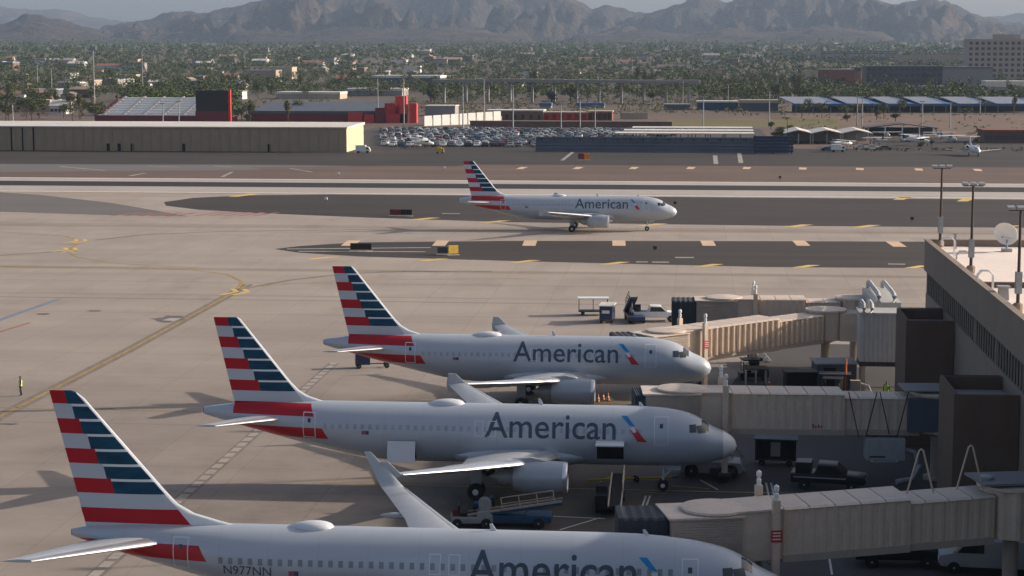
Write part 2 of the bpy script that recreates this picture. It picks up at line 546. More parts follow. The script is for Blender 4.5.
poly_line('taxiway_line', [(-420, 261), (330, 261)], 0.3, 'line_yellow', 0.010)
poly_line('taxiway_line', [(-420, 326.2), (330, 326.2)], 0.35, 'line_yellow', 0.010)
for cx, cy, mt in ((-58.2, 236.0, 'mark_yellow'), (-96.9, 284.8, 'mark_yellow'), (-99.7, 298.2, 'mark_yellow')):
    for s in (0.0, 1.5):
        sheet('taxi_arrow', [(cx - 1.4 + s, cy - 3), (cx - 0.7 + s, cy - 3), (cx + 0.5 + s, cy), (cx - 0.7 + s, cy + 3), (cx - 1.4 + s, cy + 3), (cx - 0.2 + s, cy)], mt, 0.016)
# runway edge lines and hold marks
band('runway_edge_line', 405.6, 407.2, 'line_white', 0.012)
band('runway_edge_line', 449.6, 451.2, 'line_white', 0.012)
poly_line('island_edge_line', [(-63, 289.3), (-41, 293.5)], 0.5, 'line_white', 0.012)
poly_line('island_edge_line', [(-60.5, 286.0), (-41, 287.2)], 0.5, 'line_white', 0.012)
poly_line('taxiway_edge_line', [(-420, 405), (-128, 404.0), (-90, 404.4)], 1.0, 'line_yellow', 0.014)
for cx, cy, r_ in ((-103.6, 349.4, 7.5), (-88.0, 351.5, 7.5)):
    for k in range(5):
        stripe('red_hold_mark', (cx + k * 2.7 - 5, cy - 4.0), (cx + k * 2.7 - 2.0, cy + 4.5), 1.1, 'line_red', 0.012)
# shoulder chevrons: slanted bars along both dark islands
for (px, py) in ((355, 243), (445, 243), (534, 243), (623, 243), (712, 243), (805, 243), (900, 244)):
    x, y = G(px, py)
    sheet('shoulder_bar', [(x - 1.5, y - 4.5), (x + 0.6, y - 4.5), (x + 0.6 - 0.4, y + 4.0), (x - 1.9, y + 4.0)], 'mark_pink', 0.012)
for (px, py) in ((323, 258), (433, 260), (525, 261.5), (615, 263.3), (709, 265.5), (806, 266.5), (918, 267)):
    x, y = G(px, py)
    sheet('shoulder_bar', [(x - 2.2, y - 1.6), (x - 0.6, y - 1.8), (x + 2.2, y + 2.0), (x + 0.4, y + 2.0)], 'mark_yellow', 0.012)
for (px, py) in ((425, 219), (495, 222), (653, 225), (800, 226), (868, 226.5), (1010, 227)):
    x, y = G(px, py)
    sheet('shoulder_bar', [(x - 3, y - 1.8), (x - 1, y - 2.2), (x + 2.6, y + 3), (x + 0.4, y + 3)], 'mark_yellow', 0.012)
for (px, py) in ((245, 195), (903, 198), (966, 199.6)):
    x, y = G(px, py)
    sheet('shoulder_bar', [(x - 2.6, y - 5), (x - 0.4, y - 5), (x + 2.6, y + 4), (x, y + 4)], 'mark_yellow', 0.012)
for (px, py) in ((522, 168), (578, 168), (634, 168), (691, 168), (747, 168), (803, 168.5), (860, 169), (919, 169.5), (978, 170)):
    x, y = G(px, py)
    sheet('shoulder_bar', [(x - 1.3, y - 4), (x + 0.5, y - 5), (x + 1.3, y + 4), (x - 0.7, y + 5)], 'mark_pink', 0.012)
for a, b, wd in (((60, 166.5), (105, 170.5), 1.5), ((148, 166), (180, 167), 1.2), ((130, 176), (145, 173), 1.5), ((290, 168.5), (312, 172), 1.2), ((214, 166), (232, 167), 1.2), ((222, 177), (232, 172), 1.2), ((562, 160.5), (575, 150.5), 1.3), ((716, 164), (715, 155.5), 1.6), ((741, 163), (739, 152.5), 1.6)):
    stripe('service_road_line', G(*a), G(*b), wd * 0.8, 'line_faded', 0.014)
for a, b in (((675, 257.5), (694, 257.5)), ((636, 262), (648, 262)), ((652, 262.2), (669, 262.2)), ((442, 213.5), (460, 213.8)), ((888, 264), (905, 264.3))):
    stripe('faded_paint', G(*a), G(*b), 1.4, 'line_faded', 0.012)
# service lane: broken double "zipper" line beside the gates
zb = MB()
for k in range(0, 62):
    v0 = 62 + k * 1.95
    u0 = -34.6 - 0.006 * (v0 - 100)
    if v0 > 182:
        break
    sheet('lane_dash', [(u0 - 0.33, v0), (u0 + 0.33, v0), (u0 + 0.33, v0 + 1.35), (u0 - 0.33, v0 + 1.35)], 'lane_paint', 0.012)
poly_line('lane_border', [(-34.2, 60), (-34.7, 124), (-35.1, 182)], 1.05, 'line_black', 0.008)
# tow lane marks at the far left and assorted thin marks
poly_line('tow_lane_line', [(-79.2, 190), (-78.7, 212), (-78.2, 227)], 0.75, 'line_blue', 0.010)
poly_line('tow_lane_line', [(-76.2, 186), (-75.4, 199), (-74.6, 206.5)], 0.5, 'line_red', 0.010)
poly_line('gate_line', [(-62, 156), (-40, 155.6), (-30, 155.4)], 0.22, 'line_yellow', 0.012)
poly_line('gate_line', [(-26, 130), (8, 130)], 0.25, 'line_yellow', 0.016)
poly_line('gate_line', [(-26, 163), (10, 163)], 0.25, 'line_yellow', 0.016)
for a, b in (((640, 492), (668, 494)), ((672, 486), (710, 489)), ((600, 482), (612, 476))):
    stripe('gate_line', G(*a), G(*b), 0.16, 'line_yellow', 0.018)
for a, b in (((641, 510), (646, 496)), ((645, 510), (650, 496)), ((769, 497), (766, 483)), ((774, 497), (771, 483)), ((545, 516), (605, 519)), ((560, 530), (600, 518)), ((866, 440), (872, 462)), ((888, 436), (897, 462)), ((872, 462), (897, 462)), ((700, 480), (718, 490)), ((828, 550), (832, 575))):
    stripe('stand_line', G(*a), G(*b), 0.13, 'line_white', 0.018)

# oil patches and manhole near the lead-in line
pm('oil_stain', (0.13, 0.115, 0.10), 0.7, var=0.3, scale=0.8)
for (px, py, a, b) in ((168, 319, 2.4, 1.2), (168, 319.2, 1.4, 3.2), (43, 314, 0.8, 0.8), (94, 311, 0.9, 0.6), (108, 409, 0.7, 0.3), (8, 424, 1.0, 0.35)):
    x, y = G(px, py)
    pts = []
    for k in range(14):
        t = 2 * math.pi * k / 14
        q = 0.7 + 0.5 * random.random()
        pts.append((x + a * q * math.cos(t), y + b * q * math.sin(t)))
    sheet('oil_stain', pts, 'oil_stain', 0.0135 + 0.0005 * random.random())
x, y = G(172, 319.4)
sheet('pavement_patch', [(x - 0.9, y - 1), (x + 0.7, y - 1.2), (x + 0.9, y + 0.9), (x - 0.5, y + 1)], 'runway_edge', 0.0165)

# ------------------------------------------------------------------ mountains
def mountain(name, prof, r0, r1, rr, seed, amp, na=220, nr=46, a_pad=4.0, foot=1.0):
    """a range: prof gives (photo column, photo row) of its skyline, rr the distance of the crest"""
    xs = [p[0] for p in prof]
    vs, fs = [], []
    px0, px1 = xs[0], xs[-1]
    for i in range(na):
        px = px0 + (px1 - px0) * i / (na - 1)
        yy = cubic(prof, px)
        a, b, c = _ray(px, 53)
        h0 = math.hypot(a, b)
        a, b = a / h0, b / h0
        zc = CH + (YH - yy) / F * rr * math.cos(math.atan((px - 512) / F))
        for j in range(nr):
            r = r0 + (r1 - r0) * j / (nr - 1)
            x, y = a * r, b * r
            base = terr(x, y) - 4
            t = 1 - abs(r - rr) / ((rr - r0) if r < rr else (r1 - rr))
            t = max(0.0, t)
            q = Vector((x / 900.0 + seed, y / 900.0, seed * 1.7))
            rid = 1 - abs(mnoise.noise(q * 1.6)) * 2
            rid += 0.6 * (1 - abs(mnoise.noise(q * 3.3)) * 2) + 0.38 * (1 - abs(mnoise.noise(q * 7.1)) * 2) + 0.2 * (1 - abs(mnoise.noise(q * 15.0)) * 2)
            edge = min(1.0, min(i, na - 1 - i) / (na * 0.05 + 1e-6)) if foot < 1 else 1.0
            s = t ** (0.72 + 0.3 * mnoise.noise(q * 0.7))
            h = (zc - base) * s * edge
            mid = 1 - abs(2 * t - 1) ** 1.5
            h += 14 * mnoise.noise(q * 16.0) * t + 7 * mnoise.noise(q * 41.0) * t
            h += amp * (rid - 1.75) * (mid * 1.25 + 0.06 * t) * edge * max(0.15, (zc - base) / 260.0)
            cap = CH + (zc - CH) * r / rr * (0.90 if r < rr * 0.985 else 1.0) - base
            vs.append((x, y, base + max(-6.0, min(h, cap) if r < rr else h)))
    for i in range(na - 1):
        for j in range(nr - 1):
            k = i * nr + j
            fs.append((k, k + nr, k + nr + 1, k + 1))
    b = MB()
    b.add(vs, fs)
    o = b.build(name, 'mountain_rock', smooth=False, fixn=False)
    o.data.polygons.foreach_set('use_smooth', [True] * len(o.data.polygons))
    return tag(o, kind='structure')
mm = bpy.data.materials.new('mountain_rock')
n = NT(mm)
n.set(0.95, 0, 0.1)
pos = n.n('ShaderNodeNewGeometry').outputs['Position']
f1 = n.ramp(n.noise(pos, 0.004, 6.0, 0.65), 0.35, 0.7)
f2 = n.ramp(n.noise(pos, 0.03, 4.0, 0.7), 0.4, 0.65)
n.base(n.mix(f2, n.mix(f1, (0.050, 0.038, 0.034), (0.17, 0.115, 0.085)), (0.040, 0.038, 0.030)))
n.bump(n.noise(pos, 0.010, 7.0, 0.72), 1.0, 110.0)
M['mountain_rock'] = mm
mountain('mountain_range', [(-140, 26), (-60, 30), (60, 34), (108, 27), (135, 20), (152, 17), (170, 11), (176, 9.5), (186, 11), (205, 11.5), (215, 9), (232, 6), (248, 2), (256, -1), (280, -6), (330, -12), (380, -9), (420, -14), (470, -10), (520, -16), (560, -8), (576, 0), (592, 9), (607, 5.5), (618, 7), (633, 12), (645, 12), (665, 8), (680, 2), (700, -6), (717, -2), (726, 2.5), (738, -3), (780, -12), (830, -14), (870, -6), (888, 1), (900, 0), (920, -4), (942, -1), (955, 4), (975, 12), (990, 18), (1005, 22), (1060, 26), (1140, 24), (1200, 30)], 6800, 11500, 9000, 3.1, 230, na=440, nr=84)
mountain('foothill', [(-160, 14), (-90, 20), (-40, 22), (0, 23.5), (18, 18.5), (37, 14), (55, 19), (75, 25), (95, 29), (120, 36), (150, 39), (180, 40)], 6300, 9400, 7600, 8.4, 60, na=110, foot=0.5)
mountain('distant_range', [(-160, 4), (-60, 9), (0, 7), (30, 10), (60, 9), (90, 16), (130, 22), (200, 26)], 11700, 15500, 13500, 5.2, 60, na=70, nr=24, foot=0.5)
mountain('distant_range', [(880, 26), (930, 22), (970, 18), (1000, 16), (1020, 13), (1060, 8), (1120, 5), (1180, 9)], 11600, 15500, 13000, 12.9, 60, na=70, nr=24, foot=0.5)
mountain('foothill', [(560, 36), (600, 33), (640, 30), (680, 34), (720, 28), (770, 33), (820, 26), (860, 30), (900, 36)], 5900, 8200, 6900, 15.2, 40, na=90, foot=0.5)
mountain('foothill', [(220, 36), (260, 31), (300, 34), (350, 27), (400, 31), (450, 28), (500, 34), (540, 38)], 5900, 8200, 6900, 21.7, 40, na=90, foot=0.5)

# ------------------------------------------------------------------ haze over the valley
hz = MB()
hz.box(-15000, 13000, -700, 15800, -2.0, 1200)
ho = tag(hz.build('haze', 'steel_grey'), kind='stuff')
hm = bpy.data.materials.new('haze_air')
hm.use_nodes = True
ht = hm.node_tree
ht.nodes.remove(ht.nodes['Principled BSDF'])
pv = ht.nodes.new('ShaderNodeVolumePrincipled')
pv.inputs['Color'].default_value = (0.54, 0.72, 0.98, 1)
pv.inputs['Density'].default_value = 4.4e-5
pv.inputs['Anisotropy'].default_value = 0.1
ht.links.new(pv.outputs[0], ht.nodes['Material Output'].inputs['Volume'])
ho.data.materials.clear()
ho.data.materials.append(hm)
# ------------------------------------------------------------------ airliners
pm('plane_white', (0.66, 0.68, 0.70), 0.35, 0.0, var=0.05)
pm('plane_grey', (0.45, 0.48, 0.51), 0.38, 0.15, var=0.05)
pm('wing_grey', (0.42, 0.44, 0.46), 0.38, 0.1, var=0.08)
pm('bare_metal', (0.80, 0.80, 0.80), 0.28, 0.85, var=0.05)
pm('nacelle_grey', (0.42, 0.45, 0.49), 0.35, 0.15, var=0.06)
pm('fan_dark', (0.03, 0.03, 0.035), 0.4, 0.5)
pm('title_grey', (0.055, 0.075, 0.105), 0.45)
pm('symbol_blue', (0.01, 0.22, 0.52), 0.4)
pm('symbol_red', (0.50, 0.015, 0.03), 0.4)
pm('cabin_window', (0.34, 0.365, 0.40), 0.3)
pm('cabin_window_dark', (0.23, 0.245, 0.27), 0.3)
pm('cockpit_glass', (0.03, 0.035, 0.04), 0.1, spec=0.7)
pm('flag_rose', (0.30, 0.10, 0.13), 0.5)
pm('radome_white', (0.80, 0.78, 0.78), 0.45, var=0.03)
pm('hold_dark', (0.012, 0.012, 0.013), 0.9)

def livery(name, sp, fin):
    """silver-grey fuselage or striped fin, laid out in the aircraft's own coordinates"""
    m = bpy.data.materials.new(name)
    n = NT(m)
    n.set(0.34, 0.15, 0.5)
    o = n.obj()
    x, y, z = n.xyz(o)
    L, zt, pt = sp['tipx'], sp['ztop'], sp['pitch']
    silver, red, white = (0.46, 0.50, 0.55), (0.44, 0.010, 0.020), (0.72, 0.75, 0.78)
    t = n.m('DIVIDE', n.m('SUBTRACT', zt, z), pt)
    row, fr = n.m('FLOOR', t), n.m('FRACT', t)
    ev = n.m('COMPARE', n.m('MODULO', n.m('ADD', row, 20.0), 2.0), 0.0, 0.2)
    dirt = n.noise(n.stretch(o, (0.5, 1, 2.5)), 1.2, 4.0)
    base = n.mix(n.ramp(dirt, 0.3, 0.8), tuple(c * 0.93 for c in silver), silver)
    # faint skin joints
    for s, per in ((x, 2.64),):
        e = n.m('ABSOLUTE', n.m('SUBTRACT', n.m('FRACT', n.m('DIVIDE', n.m('SUBTRACT', 200.0, s), per)), 0.5))
        base = n.mix(n.m('MULTIPLY', n.ramp(e, 0.490, 0.498), 0.18), base, (0.2, 0.21, 0.22))
    if fin:
        xb = n.m('ADD', sp['xb0'], n.m('MULTIPLY', n.m('SUBTRACT', sp['ztip'], z), sp['xbs']))   # red/blue border
        xb = n.m('ADD', xb, n.m('MULTIPLY', n.m('SUBTRACT', fr, 0.5), -0.22))
        isb = n.m('MULTIPLY', n.m('GREATER_THAN', x, xb), n.m('LESS_THAN', row, 6.5))
        hl = n.noise(n.stretch(o, (0.9, 1, 3.0)), 0.8, 3.0)
        bl = n.mix(n.ramp(hl, 0.35, 0.75), (0.002, 0.038, 0.080), (0.004, 0.085, 0.150))
        bl = n.mix(n.m('LESS_THAN', fr, 0.17), bl, white)
        bl0 = n.mix(n.m('LESS_THAN', row, 0.5), bl, n.mix(n.ramp(hl, 0.35, 0.75), (0.002, 0.038, 0.080), (0.004, 0.085, 0.150)))
        rear = n.mix(ev, tuple(c * 1.05 for c in silver), red)
        c = n.mix(isb, rear, bl0)
        front8 = n.m('GREATER_THAN', x, n.m('ADD', sp['f8'], n.m('MULTIPLY', fr, 0.35)))
        c = n.mix(n.m('MULTIPLY', front8, n.m('GREATER_THAN', row, 6.5)), c, silver)
        xl = n.m('ADD', sp['xl0'], n.m('MULTIPLY', n.m('SUBTRACT', sp['ztip'], z), sp['xls']))
        c = n.mix(n.m('GREATER_THAN', x, n.m('SUBTRACT', xl, 0.17)), c, white)
        n.base(c)
        n.set(0.5, 0.0, 0.22)
    else:
        r8 = n.m('MULTIPLY', n.m('MULTIPLY', n.m('COMPARE', row, 8.0, 0.2), n.m('GREATER_THAN', x, sp['tipx'] + 1.45)), n.m('LESS_THAN', x, n.m('ADD', sp['f8'], n.m('MULTIPLY', fr, 0.35))))
        r10 = n.m('MULTIPLY', n.m('COMPARE', row, 10.0, 0.2), n.m('LESS_THAN', x, n.m('ADD', sp['f10'], n.m('MULTIPLY', fr, 0.45))))
        rr = n.m('MAXIMUM', r8, r10)
        n.base(n.mix(rr, base, red))
    M[name] = m

def make_plane(sp, root):
    """builds one airliner under root; nose at the origin, tail towards -X, ground at z = 0"""
    NS = 40
    L = sp['len']
    top, bot, wid = sp['top'], sp['bot'], sp['wid']
    def sect(x):
        t, b, w_ = cubic(top, x), cubic(bot, x), cubic(wid, x)
        return (t + b) / 2, (t - b) / 2, w_
    def side(x, z):
        zc, hh, hw = sect(x)
        q = max(0.0, 1 - ((z - zc) / hh) ** 2)
        return hw * math.sqrt(q)
    def patch(x0, x1, z0, z1, off, nx=3, nz=4, sgn=-1, sh=0.0, b=None):
        b = b or MB()
        vs = []
        for i in range(nx + 1):
            for j in range(nz + 1):
                z = z0 + (z1 - z0) * j / nz
                x = x0 + (x1 - x0) * i / nx + sh * (j / nz)
                vs.append((-x, sgn * (side(x, z) + off), z))
        fs = [(i * (nz + 1) + j, (i + 1) * (nz + 1) + j, (i + 1) * (nz + 1) + j + 1, i * (nz + 1) + j + 1) for i in range(nx) for j in range(nz)]
        return b.add(vs, fs)
    fus = MB()
    xs = [0.0, 0.04, 0.12, 0.25, 0.45, 0.7, 1.0, 1.35, 1.7, 2.1, 2.5, 2.9, 3.4, 4.0, 4.8, 5.6, 6.6, 8.0]
    k = 8.0
    while k < L - 15:
        k += 2.0
        xs.append(min(k, L - 15))
    xs += [L - 14 + i for i in range(0, 13)] + [L - 0.6, L - 0.25, L - 0.05, L]
    rings = []
    for x in xs:
        zc, hh, hw = sect(x)
        rings.append([(-x, hw * math.cos(2 * math.pi * j / NS), zc + hh * math.sin(2 * math.pi * j / NS)) for j in range(NS)])
    fus.loft(rings)
    body = fus.build('fuselage', sp['mat_f'], root, smooth=True, fixn=True)
    # belly fairing
    bf = MB()
    wx = sp['wx']
    rings = []
    for i in range(15):
        t = i / 14
        x = wx - 2.0 + t * 10.2
        e = math.sin(math.pi * min(1, max(0, t))) ** 0.5
        rings.append([(-x, (1.0 + 1.15 * e) * math.cos(2 * math.pi * j / 20), sp['bot'][5][1] + 0.72 + (0.25 + 0.83 * e) * math.sin(2 * math.pi * j / 20) * 0.98) for j in range(20)])
    bf.loft(rings)
    bf.build('belly_fairing', 'plane_grey', root, smooth=True, fixn=True)
    # fin
    fb = MB()
    prof = sp['fin']          # (z, x leading edge, x trailing edge)
    rings = []
    for z, xl, xt in prof:
        c = xt - xl
        th = min(0.11 * c, 0.40)
        pts = []
        for q in (0, 0.02, 0.06, 0.14, 0.28, 0.45, 0.65, 0.85, 1.0):
            pts.append((q, th * 2.6 * (math.sqrt(q) * 0.55 - 0.18 * q - 0.60 * q * q + 0.235 * q ** 3)))
        pts[-1] = (1.0, 0.012)
        ring = [(-(xl + q * c), yy, z) for q, yy in pts] + [(-(xl + q * c), -yy, z) for q, yy in reversed(pts[1:])]
        rings.append(ring)
    fb.loft(rings)
    fin = fb.build('fin', sp['mat_t'], root, smooth=True, fixn=True)
    # wings, stabilisers
    def foil(secs, mat, name, sgn, le=0.0):
        b = MB()
        e = MB()
        prof_ = [(1, 0.004), (0.85, 0.035), (0.65, 0.068), (0.45, 0.088), (0.3, 0.09), (0.16, 0.078), (0.07, 0.056), (0.02, 0.032), (0, 0)]
        low_ = [(0.02, -0.022), (0.07, -0.034), (0.16, -0.044), (0.3, -0.048), (0.5, -0.042), (0.75, -0.022), (0.99, -0.004)]
        rings, er = [], []
        for (yy, xl, ch, z, th) in secs:
            rings.append([(-(xl + q * ch), sgn * yy, z + t * ch * th / 0.12 + 0.03 * (1 - q)) for q, t in prof_ + low_])
            er.append([(-(xl + q * ch * 1.0 - 0.008), sgn * yy, z + 1.06 * t * ch * th / 0.12 + 0.006 + 0.03 * (1 - q)) for q, t in prof_[5:] + low_[:2]])
        b.loft(rings)
        o = b.build(name, mat, root, smooth=True, fixn=True)
        if le:
            e.loft(er, cap=False, closed=False)
            eo = e.build('leading_edge', 'bare_metal', o, smooth=True)
        return o
    for sgn in (-1, 1):
        wgo = foil(sp['wing'], 'wing_grey', 'wing', sgn, 1)
        foil(sp['stab'], 'plane_grey', 'tailplane', sgn, 1)
        # flap track fairings
        for yy in sp['tracks']:
            x = lerp([(s[0], s[1] + s[2]) for s in sp['wing']], yy)
            z = lerp([(s[0], s[3]) for s in sp['wing']], yy)
            b = MB()
            b.lathe([(0.02, -1.0), (0.11, -0.8), (0.19, -0.2), (0.20, 0.6), (0.15, 1.4), (0.02, 2.0)], (-x - 0.2, sgn * yy, z - 0.22), 'x', 10)
            b.build('flap_fairing', 'wing_grey', wgo, smooth=True)
        yt, xl, ch, z = sp['wing'][-1][:4]
        b = MB()
        if sp['tip'] == 'fence':
            b.prism([(-p, q) for p, q in [(xl + 0.1, z + 0.05), (xl + 0.95, z + 0.85), (xl + 1.45, z + 0.85), (xl + ch + 0.1, z + 0.05)]], 'y', sgn * (yt + 0.045) - 0.03, sgn * (yt + 0.045) + 0.03)
            b.prism([(-p, q) for p, q in [(xl + 0.1, z + 0.048), (xl + ch + 0.1, z + 0.048), (xl + 1.5, z - 0.6), (xl + 1.1, z - 0.6)]], 'y', sgn * (yt + 0.045) - 0.03, sgn * (yt + 0.045) + 0.03)
            b.build('wingtip_fence', 'plane_grey', wgo, fixn=True)
        else:
            secs = [(yt - 0.05, xl, ch, z), (yt + 0.25, xl + 0.24, ch * 0.95, z + 0.12), (yt + 0.48, xl + 0.60, ch * 0.86, z + 0.40), (yt + 0.66, xl + 1.05, ch * 0.72, z + 0.85), (yt + 0.86, xl + 1.75, ch * 0.50, z + 1.50), (yt + 1.0, xl + 2.4, ch * 0.28, z + 2.1)]
            rings = []
            for (yy, x, c, zz) in secs:
                tt = min(1, (zz - z) / 1.0)
                nrm = (-(tt), (1 - tt))
                rings.append([(-(x + q * c), sgn * (yy + nrm[0] * h * c), zz + nrm[1] * h * c) for q, h in ((0, 0), (0.1, 0.05), (0.4, 0.06), (1, 0.004), (0.4, -0.03), (0.1, -0.03))])
            b.loft(rings)
            b.build('winglet', 'plane_grey', wgo, smooth=True, fixn=True)
    # engines
    for sgn in (-1, 1):
        ex, ey, ez, er = sp['eng']
        c = (-ex, sgn * ey, ez)
        b = MB()
        prof = [(er * 0.80, -1.0), (er * 0.80, -0.35), (er * 0.83, -0.12), (er * 0.88, -0.02), (er * 0.93, 0.0), (er * 0.97, -0.06), (er, -0.4), (er * 1.03, -1.1), (er * 1.02, -2.0), (er * 0.95, -2.9), (er * 0.84, -3.6), (er * 0.80, -3.6), (er * 0.80, -3.2)]
        b.lathe(prof, c, 'x', 28)
        ng = b.build('nacelle', 'nacelle_grey', root, smooth=True, fixn=False)
        b = MB()
        b.lathe([(er * 0.82, -0.3), (er * 0.835, -0.12), (er * 0.885, 0.006), (er * 0.935, 0.022), (er * 0.98, -0.05), (er * 1.006, -0.30)], c, 'x', 28)
        b.f = b.f[:-2]
        b.mi = b.mi[:-2]
        b.build('intake_lip', 'bare_metal', ng, smooth=True)
        b = MB()
        b.lathe([(0.0, -0.45), (0.1, -0.5), (0.28, -0.95)], c, 'x', 16)
        b.build('spinner', 'steel_grey', ng, smooth=True)
        b = MB()
        for q in range(18):
            a = 2 * math.pi * q / 18
            b.cbox((c[0] - 1.02, c[1] + math.cos(a) * er * 0.5, c[2] + math.sin(a) * er * 0.5), (0.05, 0.13, er * 0.62), rx=-a + math.pi / 2)
        tag(b.build('fan_blades', 'fan_dark', ng), kind='stuff')
        b = MB()
        b.lathe([(er * 0.62, -3.2), (er * 0.58, -4.2), (er * 0.44, -4.7), (er * 0.30, -4.7), (0.02, -5.3)], c, 'x', 20)
        b.build('exhaust_cone', 'steel_grey', ng, smooth=True)
        b = MB()
        b.prism([(-ex - 0.9, ez + er * 0.9), (-ex - 2.4, ez + er * 1.25), (-ex - 5.2, ez + er * 1.05), (-ex - 5.6, ez + er * 0.75), (-ex - 3.2, ez + er * 0.6)], 'y', sgn * ey - 0.14, sgn * ey + 0.14)
        b.build('pylon', 'wing_grey', root, fixn=True)
    # landing gear
    def wheel(x, y, r, wd, par):
        b = MB()
        b.lathe([(r * 0.55, -wd / 2), (r * 0.9, -wd / 2), (r, -wd * 0.3), (r, wd * 0.3), (r * 0.9, wd / 2), (r * 0.55, wd / 2)], (-x, y, r), 'y', 20)
        t = b.build('tyre', 'rubber', par, smooth=True, fixn=True)
        b = MB()
        b.lathe([(0.02, -wd / 2 - 0.01), (r * 0.2, -wd / 2 - 0.02), (r * 0.5, -wd * 0.46), (r * 0.5, wd * 0.46), (r * 0.2, wd / 2 + 0.02), (0.02, wd / 2 + 0.01)], (-x, y, r), 'y', 16)
        b.build('wheel_hub', 'plane_white', t, smooth=True, fixn=True)
    nx = sp['ng']
    b = MB()
    b.tube([(-nx, 0, 0.4), (-nx + 0.12, 0, sp['bot'][5][1] + 0.5)], 0.09, 10)
    b.tube([(-nx, 0, 0.9), (-nx + 1.1, 0, sp['bot'][5][1] + 0.15)], 0.05, 8)
    b.tube([(-nx, -0.33, 0.38), (-nx, 0.33, 0.38)], 0.06, 8)
    g = b.build('nose_gear', 'plane_white', root, smooth=True)
    for s in (-0.24, 0.24):
        wheel(nx, s, 0.38, 0.22, g)
    b = MB()
    for s in (-1, 1):
        b.cbox((-nx + 0.75, s * 0.36, sp['bot'][5][1] - 0.10), (1.0, 0.03, 0.34), rx=s * 0.12)
    tag(b.build('nose_gear_doors', 'plane_grey', g), kind='stuff')
    mx, my, mr = sp['mg']
    for sgn in (-1, 1):
        b = MB()
        b.tube([(-mx, sgn * my, 0.6), (-mx, sgn * (my - 0.12), 2.6)], 0.13, 10)
        b.tube([(-mx, sgn * my, 1.2), (-mx, sgn * (my - 1.8), 2.4)], 0.07, 8)
        b.tube([(-mx, sgn * my - 0.5, mr), (-mx, sgn * my + 0.5, mr)], 0.08, 8)
        b.cbox((-mx, sgn * (my + 0.16), 1.65), (0.75, 0.05, 1.3))
        g = b.build('main_gear', 'steel_grey', root, smooth=False)
        for s in (-0.44, 0.44):
            wheel(mx, sgn * my + s, mr, 0.42, g)
    # cabin windows: too small to pick apart, one strip of real panes per side
    for sgn in (-1, 1):
        b = MB()
        x = sp['win'][0]
        while x < sp['win'][1]:
            patch(x, x + 0.24, sp['win'][2], sp['win'][2] + 0.34, 0.007, 1, 2, sgn, b=b)
            x += 0.533
        tag(b.build('cabin_windows', sp['wmat'], body), kind='stuff')
    if sp.get('radome'):
        b = MB()
        b.loft([[(-x + 0.004, (sect(x)[2] + 0.008) * math.cos(2 * math.pi * j / NS), sect(x)[0] + (sect(x)[1] + 0.008) * math.sin(2 * math.pi * j / NS)) for j in range(NS)] for x in (0.0, 0.04, 0.12, 0.25, 0.45, 0.7, 0.95)])
        b.build('radome', 'radome_white', body, smooth=True, fixn=True)
    # doors: panel with a raised light outline
    for (x0, x1, z0, z1) in sp['doors']:
        for sgn in (-1, 1):
            d = patch(x0, x1, z0, z1, 0.006, 3, 8, sgn).build('door', sp['mat_f'], root, smooth=True)
            b = MB()
            w_ = 0.055
            patch(x0 - w_, x0, z0, z1, 0.012, 1, 8, sgn, b=b)
            patch(x1, x1 + w_, z0, z1, 0.012, 1, 8, sgn, b=b)
            patch(x0 - w_, x1 + w_, z1, z1 + w_, 0.012, 3, 1, sgn, b=b)
            patch(x0 - w_, x1 + w_, z0 - w_, z0, 0.012, 3, 1, sgn, b=b)
            b.build('door_frame', 'plane_white', d)
            patch((x0 + x1) / 2 - 0.11, (x0 + x1) / 2 + 0.11, z0 + (z1 - z0) * 0.62, z0 + (z1 - z0) * 0.62 + 0.28, 0.014, 1, 1, sgn).build('door_window', 'cockpit_glass', d)
    for (x0, x1, z0, z1) in sp['exits']:
        for sgn in (-1, 1):
            b = MB()
            w_ = 0.05
            patch(x0 - w_, x0, z0, z1, 0.012, 1, 5, sgn, b=b)
            patch(x1, x1 + w_, z0, z1, 0.012, 1, 5, sgn, b=b)
            patch(x0 - w_, x1 + w_, z1, z1 + w_, 0.012, 2, 1, sgn, b=b)
            patch(x0 - w_, x1 + w_, z0 - w_, z0, 0.012, 2, 1, sgn, b=b)
            b.build('exit_outline', 'plane_white', body)
    # flight-deck panes
    for sgn in (-1, 1):
        for (xa, xb, za, zb2, sh) in sp['cockpit']:
            patch(xa, xb, za, zb2, 0.012, 4, 4, sgn, sh).build('cockpit_pane', 'cockpit_glass', body, smooth=True)
    for sgn in (-1, 1):       # windscreen centre panes wrap over the nose
        b = MB()
        vs = []
        for i in range(5):
            for j in range(4):
                ph = R(sp['ws'][0] + (sp['ws'][1] - sp['ws'][0]) * i / 4)
                x = sp['ws'][2] + (sp['ws'][3] - sp['ws'][2]) * j / 3
                zc, hh, hw = sect(x)
                vs.append((-x + 0.01, sgn * (hw + 0.012) * math.cos(ph), zc + (hh + 0.012) * math.sin(ph)))
        b.add(vs, [(i * 4 + j, i * 4 + j + 1, (i + 1) * 4 + j + 1, (i + 1) * 4 + j) for i in range(4) for j in range(3)])
        b.build('cockpit_pane', 'cockpit_glass', body, smooth=True)
